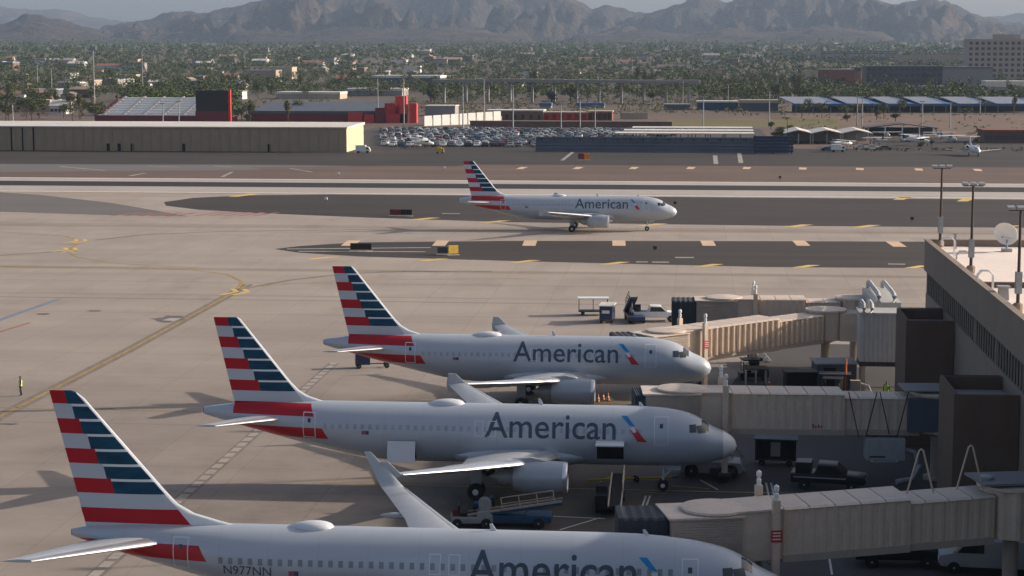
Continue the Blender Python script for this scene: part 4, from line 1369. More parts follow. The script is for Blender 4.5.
# pale A-frames on the nearest bridge, dark cable struts and hung air unit on the middle one
D, zf, a, ns = br3[1:]
for x in (5.5, 2.7):
    b = MB(); z = zf(x) + 2.8
    b.tube([(x + 0.75, 0.6, z), (x + 0.12, 0.6, z + 2.35), (x, 0.6, z + 2.45), (x - 0.12, 0.6, z + 2.35), (x - 0.75, 0.6, z)], 0.055, 8)
    extra(br3, 'cable_frame', b, 'cream_paint')
b = MB(); b.lathe([(0.34, 0), (0.34, 0.35), (0.42, 0.38), (0.42, 0.62), (0.2, 0.7)], (1.6, 0.2, zf(1.6) + 2.75), 'z', 14)
extra(br3, 'roof_ventilator', b, 'steel_grey', fixn=True)
b = MB(); b.box(-1.6, 2.2, -1.5, 1.5, zf(0) + 3.02, zf(0) + 3.14)
extra(br3, 'link_roof', b, 'office_grey')
D, zf, a, ns = br2[1:]
for x in (5.6, 3.4):
    b = MB(); z = zf(x)
    b.tube([(x + 1.0, ns * 1.62, z + 3.0), (x + 0.25, ns * 1.72, z - 0.2)], 0.045, 6)
    b.tube([(x - 1.0, ns * 1.62, z + 3.0), (x - 0.25, ns * 1.72, z - 0.2)], 0.045, 6)
    extra(br2, 'cable_strut', b, 'dark_steel')
b = MB(); b.box(2.6, 5.3, ns * 1.3 - 0.75, ns * 1.3 + 0.75, zf(4) - 1.85, zf(4) - 0.3)
au = extra(br2, 'air_unit', b, 'grey_panel', bevel=0.04)
b = MB(); b.box(4.0, 5.1, ns * 2.06 - 0.006, ns * 2.06 + 0.006, zf(4) - 1.62, zf(4) - 1.5)
extra(br2, 'nameplate', b, 'dark_steel', au)
b = MB(); b.tube([(2.6, ns * 1.3, zf(4) - 1.2), (1.9, ns * 1.6, zf(4) - 1.3), (1.5, ns * 1.7, 1.4), (2.0, ns * 1.9, 0.4), (3.2, ns * 2.2, 0.25)], 0.2, 10)
extra(br2, 'air_hose', b, 'grey_panel', au, smooth=True)
b = MB(); b.box(0.0, 2.4, ns * 1.3, ns * 1.85, zf(1) + 0.2, zf(1) + 2.55)
extra(br2, 'blue_panel', b, 'slate_wall')
b = MB(); b.box(-0.4, 2.6, -1.6, 1.6, zf(1) + 3.02, zf(1) + 3.12)
extra(br2, 'link_roof', b, 'office_grey')
for k in range(4):
    b = MB(); b.box(9.0 - 0.2 * k, 9.1 - 0.2 * k, ns * 1.60 - 0.004, ns * 1.60 + 0.004, zf(9) + 0.36, zf(9) + (0.66, 0.5, 0.6, 0.52)[k])
    extra(br2, 'red_letter_mark', b, 'red_paint')

# grey corrugated bridge end with pipe rails next to the brown tower
pm('link_grey', (0.44, 0.435, 0.42), 0.5, var=0.10)
t = thing('bridge_link', 'grey corrugated bridge end with bent pipe rails on its roof', 'jet bridge', (14.9, 170.6, 0))
b = MB()
pts = []
n = 22
for i in range(n + 1):
    x = 4.3 * i / n
    pts.append((x, 0.0 if i % 2 else 0.09))
pts += [(4.3, 3.6), (0, 3.6)]
b.prism(pts, 'z', 2.75, 7.0)
b.build('corrugated_box', 'link_grey', t, fixn=True)
b = MB(); b.box(-0.12, 4.42, -0.05, 3.7, 7.0, 7.2)
b.build('roof', 'link_grey', t)
b = MB(); b.box(0.0, 4.3, 0.3, 3.4, 2.3, 2.74)
b.build('floor_beam', 'dark_steel', t)
for x in (0.3, 1.0):
    b = MB(); b.tube([(x, 0.1, 7.2), (x, 0.1, 7.55), (x, 0.5, 7.9), (x, 2.8, 7.9), (x, 3.3, 7.6), (x, 3.3, 7.2)], 0.2, 8)
    b.build('pipe_rail', 'link_grey', t, smooth=True)
b = MB(); b.box(1.5, 4.0, 4.2, 16.0, 3.2, 7.6)
b.build('rear_box', 'link_grey', t)
for x in (2.0, 3.4):
    b = MB(); b.tube([(x, 4.3, 7.6), (x, 4.3, 8.1), (x, 5.2, 8.3), (x, 14.2, 8.3), (x, 15.2, 8.1), (x, 15.2, 7.6)], 0.22, 8)
    b.build('pipe_rail', 'link_grey', t, smooth=True)
b = MB()
for x in (0.4, 3.9):
    for y in (0.5, 3.1):
        b.box(x - 0.15, x + 0.15, y - 0.15, y + 0.15, 0, 2.3)
b.v and [b]
for i, (x, y) in enumerate(((0.4, 0.5), (3.9, 0.5), (0.4, 3.1), (3.9, 3.1))):
    bb = MB(); bb.box(x - 0.16, x + 0.16, y - 0.16, y + 0.16, 0, 2.3)
    bb.build('leg', 'cream_dark', t)

# ------------------------------------------------------------------ ramp vehicles and equipment
def wheels(t, spots, r, wd, hub='steel_grey'):
    for (x, y) in spots:
        b = MB(); b.lathe([(r * 0.5, -wd / 2), (r * 0.92, -wd / 2), (r, -wd * 0.25), (r, wd * 0.25), (r * 0.92, wd / 2), (r * 0.5, wd / 2)], (x, y, r), 'y', 16)
        o = b.build('wheel', 'rubber', t, smooth=True, fixn=True)
        b = MB(); b.lathe([(0.01, -wd / 2 - 0.01), (r * 0.48, -wd / 2 + 0.02), (r * 0.48, wd / 2 - 0.02), (0.01, wd / 2 + 0.01)], (x, y, r), 'y', 12)
        b.build('hub', hub, o, fixn=True)

def belt_loader(label, loc, rz, ang, chassis, rail_mat, belt_len=7.0):
    t = thing('belt_loader', label, 'belt loader', (*loc, 0), rz)
    b = MB(); b.box(-2.6, 2.4, -0.85, 0.85, 0.38, 0.82)
    b.build('chassis', chassis, t, bevel=0.05)
    b = MB(); b.box(-2.7, -1.5, 0.1, 0.9, 0.82, 1.35); b.box(-1.7, -1.5, 0.1, 0.9, 1.35, 1.75)
    b.build('engine_cover', chassis, t)
    b = MB(); b.box(-1.4, -0.9, 0.15, 0.7, 0.82, 1.15); b.box(-1.45, -1.33, 0.15, 0.7, 1.15, 1.7)
    b.build('seat', 'black_paint', t)
    b = MB(); b.tube([(-0.3, 0.4, 0.82), (-0.5, 0.4, 1.45)], 0.04, 6); b.lathe([(0.17, -0.015), (0.2, 0), (0.17, 0.015)], (-0.5, 0.4, 1.45), 'z', 12)
    b.build('steering_wheel', 'black_paint', t)
    wheels(t, [(-1.8, 0.78), (-1.8, -0.78), (1.6, 0.78), (1.6, -0.78)], 0.36, 0.26)
    c, s = math.cos(ang), math.sin(ang)
    def P(l, y, h):
        return (-3.2 + l * c - h * s, -0.42 + y, 0.62 + l * s + h * c)
    def bar(nm, l0, l1, y0, y1, h0, h1, mat):
        b = MB()
        vs = [P(l, y, h) for h in (h0, h1) for l, y in ((l0, y0), (l1, y0), (l1, y1), (l0, y1))]
        b.add(vs, [(3, 2, 1, 0), (4, 5, 6, 7), (0, 1, 5, 4), (1, 2, 6, 5), (2, 3, 7, 6), (3, 0, 4, 7)])
        return b.build(nm, mat, t)
    bar('belt', 0.05, belt_len - 0.05, -0.30, 0.30, 0.12, 0.17, 'rubber')
    bm_ = bar('conveyor_frame', 0, belt_len, -0.42, 0.42, -0.08, 0.115, chassis)
    bar('side_rail', 0, belt_len, -0.46, -0.38, 0.10, 0.24, rail_mat)
    bar('side_rail', 0, belt_len, 0.38, 0.46, 0.10, 0.24, rail_mat)
    b = MB()
    ls = [belt_len * q for q in (0.40, 0.58, 0.76, 0.93)]
    b.tube([P(ls[0], -0.44, 0.95), P(ls[-1], -0.44, 0.95)], 0.035, 6)
    b.tube([P(ls[0], -0.44, 0.55), P(ls[-1], -0.44, 0.55)], 0.03, 6)
    for l in ls:
        b.tube([P(l, -0.44, 0.2), P(l, -0.44, 0.95)], 0.035, 6)
    b.build('hand_rail', rail_mat, t)
    for l in (2.6, 4.2):
        b = MB(); p = P(l, 0.0, -0.05)
        b.tube([(p[0] - 0.5, p[1], 0.7), p], 0.06, 8)
        b.build('lift_strut', 'steel_grey', t)
    return t
belt_loader('belt loader with blue chassis and guard rails behind the nearest jet', (-11.3, 119.3), 0.0, R(9.5), 'blue_paint', 'cream_dark', 6.4)
belt_loader('dark belt loader pointing at the open cargo hold of the middle jet', (-5.4, 125.0), R(90), R(9.5), 'black_paint', 'cream_paint', 5.8)
belt_loader('navy belt loader parked by the baggage carts beyond the farthest parked jet', (-6.6, 214.0), R(-80), R(24), 'navy_paint', 'dark_steel', 5.6)

def tractor(label, loc, rz, mat):
    pal = 'steel_grey' if mat == 'white_paint' else mat
    t = thing('baggage_tractor', label, 'tug', (*loc, 0), rz)
    b = MB(); b.box(-1.3, 1.4, -0.7, 0.7, 0.3, 0.72)
    b.build('chassis', pal, t, bevel=0.05)
    b = MB(); b.box(0.35, 1.4, -0.66, 0.66, 0.72, 1.05, 0.06)
    b.build('bonnet', pal, t, bevel=0.04)
    b = MB(); b.box(-0.75, -0.25, -0.5, 0.5, 0.72, 0.95); b.box(-0.85, -0.72, -0.5, 0.5, 0.95, 1.45)
    b.build('seat', 'black_paint', t)
    b = MB(); b.tube([(0.32, 0.25, 0.8), (0.1, 0.25, 1.2)], 0.03, 6); b.lathe([(0.16, -0.015), (0.19, 0), (0.16, 0.015)], (0.1, 0.25, 1.2), 'z', 12)
    b.build('steering_wheel', 'black_paint', t)
    if mat != 'white_paint':
        for x in (-1.0, 0.45):
            for y in (-0.6, 0.6):
                b = MB(); b.tube([(x, y, 0.72), (x, y, 1.9)], 0.03, 6)
                b.build('roof_post', 'dark_steel', t)
        b = MB(); b.box(-1.15, 0.6, -0.72, 0.72, 1.9, 1.98)
        b.build('roof', mat, t)
    else:
        b = MB(); b.lathe([(0.42, -0.35), (0.42, -0.28), (0.18, -0.26), (0.18, 0.26), (0.42, 0.28), (0.42, 0.35)], (0.9, 0, 1.42), 'y', 18)
        b.build('hose_reel', 'steel_grey', t, fixn=True)
        b = MB(); b.cbox((-1.0, 0, 0.9), (0.4, 0.5, 0.35))
        b.build('red_box', 'dark_red', t)
    wheels(t, [(-0.9, 0.68), (-0.9, -0.68), (0.95, 0.68), (0.95, -0.68)], 0.32, 0.24)
    return t
tractor('pale grey tractor with a hose reel at the low end of the blue belt loader', (-14.1, 118.9), R(8), 'white_paint')
tractor('black tug under the sunlit cream boarding bridge', (5.6, 176.4), R(10), 'black_paint')
tractor('dark tug by the grey corrugated bridge end', (12.0, 166.5), R(170), 'black_paint')

def bag_cart(label, loc, rz, body, roof, L=3.2, solid=False, group=None):
    t = thing('baggage_cart', label, 'cart', (*loc, 0), rz, group)
    b = MB(); b.box(-L / 2, L / 2, -0.75, 0.75, 0.42, 0.55)
    b.build('deck', 'dark_steel', t)
    for x in (-L / 2 + 0.05, L / 2 - 0.05):
        b = MB()
        if solid or True:
            b.box(x - 0.04, x + 0.04, -0.72, 0.72, 0.55, 1.95)
        b.build('end_wall', body, t)
    b = MB(); b.box(-L / 2 - 0.1, L / 2 + 0.1, -0.85, 0.85, 1.95, 2.05)
    b.build('roof', roof, t)
    if solid:
        b = MB(); b.box(-L / 2 + 0.1, L / 2 - 0.1, -0.72, 0.72, 0.55, 1.94)
        b.build('curtain', body, t)
    else:
        b = MB(); b.box(-0.03, 0.03, -0.7, 0.7, 0.55, 1.94)
        b.build('divider', body, t)
    b = MB(); b.tube([(L / 2, 0, 0.42), (L / 2 + 0.9, 0, 0.35)], 0.04, 6)
    b.build('tow_bar', 'dark_steel', t)
    wheels(t, [(-L / 2 + 0.5, 0.62), (-L / 2 + 0.5, -0.62), (L / 2 - 0.5, 0.62), (L / 2 - 0.5, -0.62)], 0.22, 0.14)
    return t
bag_cart('open baggage cart with pale roof standing alone on the apron behind the jets', (-11.6, 219.0), R(4), 'slate_wall', 'white_paint', 3.4)
c2 = bag_cart('tall navy covered cart with a white panel beside the open baggage cart', (-9.7, 213.4), R(86), 'navy_paint', 'stucco_white', 3.0, True)
b = MB(); b.box(-1.565, -1.55, -0.42, 0.42, 1.15, 1.5)
b.build('white_panel', 'white_paint', c2)
c3 = bag_cart('dark covered cart with a white panel between the middle jet nose and the black pickup', (6.2, 139.4), R(-4), 'black_paint', 'slate_wall', 3.0, True)
b = MB(); b.box(-0.35, 0.35, -0.735, -0.725, 0.75, 1.8)
b.build('white_panel', 'grey_panel', c3)
bag_cart('dark covered cart under the sunlit bridge, nearer the concourse', (9.6, 169.6), R(8), 'black_paint', 'dark_steel', 2.8, True)
bag_cart('dark open cart under the sunlit bridge beside the covered one', (12.6, 168.6), R(-5), 'black_paint', 'dark_steel', 2.6)
bag_cart('small grey cart in front of the black tug under the sunlit bridge', (5.7, 171.0), R(3), 'grey_panel', 'dark_steel', 1.9)

t = thing('equipment_shed', 'low dark grey equipment shed under the end of the sunlit bridge', 'shed', (11.2, 171.6, 0), R(6))
b = MB(); b.box(0, 3.6, 0, 3.0, 0, 2.3)
b.build('wall', 'slate_wall', t)
b = MB(); b.box(-0.15, 3.75, -0.15, 3.15, 2.3, 2.42)
b.build('roof', 'grey_panel', t)
b = MB(); b.box(0.6, 1.7, -0.04, 0.02, 0.05, 2.0)
b.build('door', 'black_paint', t)
t = thing('pump_cabinet', 'rusty standpipe with a pale pump cabinet beside the grey corrugated bridge end', 'cabinet', (13.9, 167.8, 0))
b = MB(); b.box(0, 0.9, 0, 0.6, 0, 1.5)
b.build('cabinet_body', 'cream_dark', t, bevel=0.03)
b = MB(); b.tube([(-0.4, 0.2, 0), (-0.4, 0.2, 3.4)], 0.09, 8)
b.build('standpipe', 'orange_paint', t)
b = MB(); b.tube([(0.9, 0.3, 1.2), (1.6, 0.2, 1.0), (1.9, -0.2, 0.3), (2.6, -0.5, 0.12)], 0.12, 8)
b.build('hose', 'grey_panel', t, smooth=True)

def pickup(label, loc, rz, mat, bed=True, stripe=None):
    t = thing('pickup_truck' if bed else 'service_van', label, 'truck' if bed else 'van', (*loc, 0), rz)
    b = MB()
    if bed:
        prof = [(-2.6, 0.5), (2.45, 0.5), (2.6, 0.75), (2.55, 1.05), (1.25, 1.15), (0.55, 1.78), (-0.75, 1.82), (-0.95, 1.15), (-2.6, 1.15)]
    else:
        prof = [(-2.5, 0.45), (2.35, 0.45), (2.5, 0.7), (2.45, 1.1), (1.7, 1.25), (1.0, 2.0), (-2.4, 2.05), (-2.5, 1.9)]
    b.prism(prof, 'y', -0.95, 0.95)
    body = b.build('body', mat, t, fixn=True, bevel=0.06, smooth=True)
    for s in (-1, 1):
        b = MB()
        if bed:
            b.prism([(1.02, 1.2), (0.5, 1.68), (-0.68, 1.72), (-0.8, 1.2)], 'y', s * 0.955 - 0.008, s * 0.955 + 0.008)
        else:
            b.prism([(1.45, 1.3), (0.95, 1.85), (-0.1, 1.88), (-0.1, 1.3)], 'y', s * 0.955 - 0.008, s * 0.955 + 0.008)
        b.build('side_window', 'glass_dark', t, fixn=True)
        b = MB(); b.box(2.50 if bed else 2.42, 2.60 if bed else 2.5, s * 0.68 - 0.18, s * 0.68 + 0.18, 0.78, 0.98)
        b.build('headlight', 'white_paint', t)
        b = MB(); b.box(-2.63 if bed else -2.53, -2.58 if bed else -2.48, s * 0.8 - 0.1, s * 0.8 + 0.1, 0.8, 1.08)
        b.build('tail_light', 'red_paint', t)
    b = MB()
    x0, z0, x1, z1 = (1.22, 1.18, 0.57, 1.76) if bed else (1.68, 1.28, 1.02, 1.97)
    b.add([(x0 + 0.02, -0.82, z0 + 0.02), (x0 + 0.02, 0.82, z0 + 0.02), (x1 + 0.03, 0.75, z1), (x1 + 0.03, -0.75, z1)], [(0, 1, 2, 3)])
    b.build('windscreen', 'glass_dark', t)
    if bed:
        b = MB(); b.box(-2.5, -1.05, -0.8, 0.8, 1.12, 1.165)
        b.build('bed_cover', 'black_paint', t)
    if stripe:
        for s in (-1, 1):
            b = MB(); b.box(-2.4, 1.2, s * 0.958 - 0.006, s * 0.958 + 0.006, 0.86, 0.95)
            b.build('side_stripe', stripe, t)
    wheels(t, [(-1.65, 0.86), (-1.65, -0.86), (1.6, 0.86), (1.6, -0.86)], 0.38, 0.26)
    return t
pk = pickup('black pickup truck parked between the middle and nearest boarding bridges', (9.6, 131.9), R(-8), 'black_paint', True, 'steel_grey')
b = MB(); b.box(-2.3, -1.2, -0.75, 0.75, 1.18, 1.9)
b.build('tool_box', 'black_paint', pk, bevel=0.04)
pickup('white service van under the nearest boarding bridge at lower right', (17.0, 111.0), R(176), 'grey_panel', False)
pickup('white pickup truck half hidden behind the sunlit boarding bridge cab', (-4.2, 214.6), R(5), 'white_paint')
pickup('black pickup truck under the nearest boarding bridge', (12.3, 112.0), R(2), 'black_paint')

# pushback tug at the nose of the middle jet
t = thing('pushback_tug', 'low grey pushback tug below the nose of the middle jet', 'tug', (1.4, 135.4, 0), R(180))
b = MB(); b.prism([(-2.2, 0.35), (2.2, 0.35), (2.3, 0.7), (2.1, 1.15), (0.6, 1.2), (-2.1, 1.1), (-2.3, 0.7)], 'y', -1.1, 1.1)
b.build('body', 'steel_grey', t, fixn=True, bevel=0.06)
b = MB(); b.box(0.3, 1.5, -0.9, 0.2, 1.2, 2.0, 0.1)
b.build('cab', 'glass_dark', t)
wheels(t, [(-1.4, 1.05), (-1.4, -1.05), (1.4, 1.05), (1.4, -1.05)], 0.5, 0.35)
t = thing('tow_bar', 'yellow tow bar lying on the ground beside the middle jet nose wheel', 'tow bar', (-4.3, 132.6, 0), R(14))
b = MB(); b.tube([(-3.2, 0, 0.22), (3.0, 0, 0.22)], 0.09, 8)
b.build('shaft', 'yellow_paint', t)
b = MB(); b.tube([(3.0, 0, 0.22), (3.5, 0.18, 0.24)], 0.06, 6); b.tube([(3.0, 0, 0.22), (3.5, -0.18, 0.24)], 0.06, 6)
b.build('fork', 'dark_steel', t)
wheels(t, [(0.4, 0.25), (0.4, -0.25)], 0.2, 0.1)
t = thing('tow_bar', 'small tow bar with navy wheel cart under the farthest parked jet tail', 'tow bar', (-31.6, 179.4, 0), R(15))
b = MB(); b.box(-0.9, 0.5, -0.5, 0.5, 0.35, 1.5)
b.build('power_box', 'navy_paint', t, bevel=0.05)
b = MB(); b.tube([(0.5, 0, 0.4), (2.6, 0, 0.4)], 0.06, 6)
b.build('shaft', 'dark_steel', t)
b = MB(); b.tube([(2.1, -0.45, 0.25), (2.1, 0.45, 0.25)], 0.05, 6)
b.build('axle', 'dark_steel', t)
wheels(t, [(-0.6, 0.5), (-0.6, -0.5), (2.1, 0.45), (2.1, -0.45)], 0.25, 0.14)
def cone(x, y, label, g):
    t = thing('traffic_cone', label, 'cone', (x, y, 0), 0, g)
    b = MB(); b.lathe([(0.16, 0.04), (0.03, 0.75)], (0, 0, 0), 'z', 12)
    b.build('cone_body', 'orange_paint', t, fixn=True)
    b = MB(); b.box(-0.2, 0.2, -0.2, 0.2, 0, 0.04)
    b.build('base', 'rubber', t)
    b = MB(); b.lathe([(0.118, 0.30), (0.094, 0.44)], (0, 0, 0), 'z', 12)
    b.build('band', 'white_paint', t)
for px, py in ((598, 402), (603, 400), (608, 401)):
    x, y = G(px, py)
    cone(x, y, 'orange traffic cone in front of the farthest parked jet engine', 'cones by the engine')
x, y = G(769, 386)
cone(x, y, 'orange traffic cone beside the black tug under the sunlit bridge', None)

# ------------------------------------------------------------------ ramp workers
def person(label, loc, rz, pose='stand'):
    t = thing('person', label, 'person', (*loc, 0), rz)
    J = {'pel': (0, 0, 0.95), 'wai': (0, 0, 1.10), 'che': (0.01, 0, 1.32), 'nec': (0.01, 0, 1.50), 'hea': (0.03, 0, 1.60), 'top': (0.02, 0, 1.75),
         'shL': (0, 0.19, 1.43), 'elL': (-0.02, 0.26, 1.14), 'haL': (0.10, 0.27, 0.90), 'fiL': (0.14, 0.26, 0.80),
         'shR': (0, -0.19, 1.43), 'elR': (-0.04, -0.25, 1.14), 'haR': (0.06, -0.27, 0.90), 'fiR': (0.10, -0.26, 0.80),
         'hiL': (0, 0.10, 0.90), 'knL': (0.06, 0.11, 0.50), 'anL': (0.00, 0.12, 0.09), 'toL': (0.18, 0.13, 0.04),
         'hiR': (0, -0.10, 0.90), 'knR': (0.00, -0.11, 0.50), 'anR': (-0.10, -0.12, 0.09), 'toR': (0.08, -0.13, 0.04)}
    if pose == 'reach':
        J.update({'elL': (0.22, 0.24, 1.30), 'haL': (0.45, 0.20, 1.38), 'fiL': (0.54, 0.18, 1.40)})
    ed = [('pel', 'wai'), ('wai', 'che'), ('che', 'nec'), ('nec', 'hea'), ('hea', 'top'), ('che', 'shL'), ('shL', 'elL'), ('elL', 'haL'), ('haL', 'fiL'), ('che', 'shR'), ('shR', 'elR'), ('elR', 'haR'), ('haR', 'fiR'),
          ('pel', 'hiL'), ('hiL', 'knL'), ('knL', 'anL'), ('anL', 'toL'), ('pel', 'hiR'), ('hiR', 'knR'), ('knR', 'anR'), ('anR', 'toR')]
    rad = {'pel': (0.15, 0.12), 'wai': (0.15, 0.11), 'che': (0.17, 0.12), 'nec': (0.06, 0.06), 'hea': (0.085, 0.10), 'top': (0.07, 0.08), 'sh': (0.075, 0.075), 'el': (0.052, 0.052), 'ha': (0.038, 0.038), 'fi': (0.032, 0.022), 'hi': (0.10, 0.10), 'kn': (0.065, 0.065), 'an': (0.045, 0.045), 'to': (0.045, 0.035)}
    ks = list(J)
    me = bpy.data.meshes.new('body')
    me.from_pydata([J[k] for k in ks], [(ks.index(a), ks.index(b)) for a, b in ed], [])
    me.materials.append(M['trousers'])
    o = bpy.data.objects.new('body', me)
    col.objects.link(o)
    o.parent = t
    sm = o.modifiers.new('skin', 'SKIN')
    for i, k in enumerate(ks):
        r_ = rad.get(k) or rad[k[:2]]
        me.skin_vertices[0].data[i].radius = r_
        me.skin_vertices[0].data[i].use_root = (k == 'pel')
    ss = o.modifiers.new('sub', 'SUBSURF')
    ss.levels = ss.render_levels = 1
    sm.use_smooth_shade = True
    b = MB()
    rings = []
    for z, rx, ry in ((0.92, 0.15, 0.19), (1.1, 0.145, 0.185), (1.3, 0.155, 0.215), (1.42, 0.13, 0.21), (1.49, 0.075, 0.10)):
        rings.append([(0.01 + rx * math.cos(2 * math.pi * j / 16), ry * math.sin(2 * math.pi * j / 16), z) for j in range(16)])
    b.loft(rings, cap=False)
    b.build('vest', 'hivis', t, smooth=True)
    b = MB()
    b.lathe([(0.02, 1.525), (0.06, 1.54), (0.085, 1.60), (0.092, 1.66), (0.08, 1.73), (0.05, 1.765), (0.01, 1.775)], (0.03, 0, 0), 'z', 14)
    b.build('head', 'skin', t, smooth=True, fixn=True)
    b = MB()
    b.lathe([(0.098, 1.665), (0.095, 1.70), (0.07, 1.765), (0.01, 1.79)], (0.02, 0, 0), 'z', 14)
    b.build('hair', 'hair', t, smooth=True, fixn=True)
    return t
person('person in a yellow high-visibility vest standing alone on the open apron at left', G(21, 396), R(200))
person('person in a yellow vest under the wing tip of the middle jet', G(391, 489), R(20), 'reach')
person('person in a yellow vest below the grey corrugated bridge end', (16.9, 166.2), R(250))

# ------------------------------------------------------------------ airfield signs and markers
def sign_board(label, px, py, w_, h, faces, rz=0.0, legs=2):
    x, y = G(px, py)
    t = thing('airfield_sign', label, 'sign', (x, y, 0), rz)
    n = len(faces)
    for i, mt in enumerate(faces):
        b = MB(); b.box(-w_ / 2 + i * w_ / n + 0.01, -w_ / 2 + (i + 1) * w_ / n - 0.01, -0.2, 0.2, 0.25, 0.25 + h)
        b.build('sign_panel', mt, t)
    for i in range(legs):
        b = MB(); b.tube([(-w_ / 2 + w_ * (i + 0.5) / legs, 0, 0), (-w_ / 2 + w_ * (i + 0.5) / legs, 0, 0.26)], 0.06, 6)
        b.build('leg', 'steel_grey', t)
    b = MB(); b.box(-w_ / 2 - 0.2, w_ / 2 + 0.2, -0.5, 0.5, 0, 0.03)
    b.build('pad', 'runway_edge', t)
    return t
sign_board('black backed guidance sign in the near dark island behind a jet tail', 361, 251, 3.3, 0.95, ['black_paint'])
sign_board('low guidance sign with red and black panels on the far dark island', 401, 216, 4.2, 1.0, ['dark_red', 'dark_red', 'black_paint', 'black_paint'])
sign_board('yellow guidance sign in the near dark island', 453, 255, 1.6, 1.2, ['yellow_paint'], R(30), 2)
sign_board('dark panel standing in for the shadow of the yellow guidance sign', 444, 254.5, 2.0, 0.9, ['slate_wall'], R(0), 2)  # solid panel added in place of the yellow sign's shadow
sign_board('red and dark sign beyond the runway', 584, 160, 3.4, 1.6, ['dark_red', 'orange_paint'], R(15), 2)
for px, py, lab in ((326, 202, 'small black and white marker post on the far dark island'), (655, 252, 'thin dark marker post on the near dark island'), (912, 222, 'small dark marker on the far dark island near the roof lamp posts'), (675, 206, 'small dark marker ahead of the taxiing jet'), (780, 180, 'small dark post beside the runway'), (444, 170, 'small white post beyond the runway'), (338, 176, 'small orange and white post beside the runway')):
    x, y = G(px, py)
    t = thing('marker_post', lab, 'post', (x, y, 0))
    b = MB(); b.tube([(0, 0, 0), (0, 0, 0.6)], 0.07, 6)
    b.build('post', 'dark_steel', t)
    b = MB(); b.box(-0.3, 0.3, -0.15, 0.15, 0.4, 0.95)
    b.build('marker_head', 'white_paint' if 'white' in lab else 'dark_steel', t, bevel=0.04)
pm('canopy_grey', (0.24, 0.26, 0.31), 0.6, var=0.15, scale=0.2)
# ------------------------------------------------------------------ beyond the runway
def terr_at(v_px_x, r):
    a, b, c = _ray(v_px_x, 53)
    h = math.hypot(a, b)
    return a / h * r, b / h * r
def place(px, py):
    """ground point seen at (px,py), following the rising valley floor"""
    a, b, c = _ray(px, py)
    h = math.hypot(a, b)
    if c < 0 and -CH / c * h < 1500:
        t = -CH / c
        return a * t, b * t, 0.0
    k = 0.0122
    den = c / h - k
    r = (-CH - k * 1500) / den if den < 0 else 9000
    r = min(r, 8000)
    return a / h * r, b / h * r, (r - 1500) * k

def block(name, label, cat, px0, px1, yt, yb, depth, wall, roof, group=None, parapet=0.4, win=None, base_z=None, gable=False):
    """a building whose camera-facing side spans those columns and rows of the photo"""
    x, y, z0 = place((px0 + px1) / 2, yb)
    u0, _ = V(px0, yb, y)
    u1, _ = V(px1, yb, y)
    zt = V((px0 + px1) / 2, yt, y)[1]
    h = max(2.2, zt - z0)
    w_ = u1 - u0
    t = thing(name, label, cat, ((u0 + u1) / 2, y, z0), 0, group)
    b = MB(); b.box(-w_ / 2, w_ / 2, 0, depth, -0.5, h - parapet)
    b.build('wall', wall, t)
    b = MB()
    if gable:
        b.prism([(-0.6, h - parapet), (depth / 2, h + depth * 0.16), (depth + 0.6, h - parapet)], 'x', -w_ / 2 - 0.5, w_ / 2 + 0.5)
        b.build('roof', roof, t, fixn=True)
    else:
        b.box(-w_ / 2 - 0.3, w_ / 2 + 0.3, -0.3, depth + 0.3, h - parapet, h)
        b.build('roof', roof, t)
    if win:
        rows, cols, ww, wh, zlo, zhi, mat = win
        b = MB(); b.box(-ww / 2, ww / 2, -0.12, 0.08, 0, wh)
        wm = b.mesh('window', mat)
        for r_ in range(rows):
            for c in range(cols):
                inst(wm, 'window', t, (-w_ / 2 + w_ * (c + 0.5) / cols, 0, zlo + (zhi - zlo) * (r_ / max(1, rows - 1)) if rows > 1 else zlo))
    return t, w_, h

# long tan hangar
t = thing('hangar', 'long low tan hangar with a pale roof and sunlit end wall at left', 'hangar', (-107.0, 578.0, 0))
b = MB(); b.box(-180, 0, 0, 30, 0, 7.3)
b.build('wall', 'hangar_tan', t)
b = MB(); b.box(0.003, 0.25, 0.0, 30, 0, 7.3)
b.build('end_wall', 'hangar_end', t)
b = MB(); b.add([(-180.4, -0.5, 7.3), (0.6, -0.5, 7.3), (0.6, 30.5, 7.3), (-180.4, 30.5, 7.3), (-180.4, -0.5, 7.65), (0.6, -0.5, 7.65), (0.6, 30.5, 8.1), (-180.4, 30.5, 8.1)], [(3, 2, 1, 0), (4, 5, 6, 7), (0, 1, 5, 4), (1, 2, 6, 5), (2, 3, 7, 6), (3, 0, 4, 7)])
b.build('roof', 'white_roof', t)
b = MB(); b.box(-0.12, 0.12, -0.16, 0.0, 0, 7.25)
rib = b.mesh('wall_rib', 'hangar_tan')
b = MB(); b.box(-0.22, 0.22, -0.1, 0.02, 0, 7.2)
gap = b.mesh('door_gap', 'hold_dark')
for i in range(46):
    inst(rib, 'wall_rib', t, (-2.0 - i * 3.1, 0, 0))
for x in (-106.0, -102.4, -98.9):
    inst(gap, 'door_gap', t, (x, 0, 0))
b = MB(); b.box(-0.5, 0.5, -0.1, 0.02, 0, 2.3)
dr = b.mesh('door', 'hold_dark')
for x in (-75, -71.5, -67.3, -51, -24):
    inst(dr, 'door', t, (x, 0, 0))

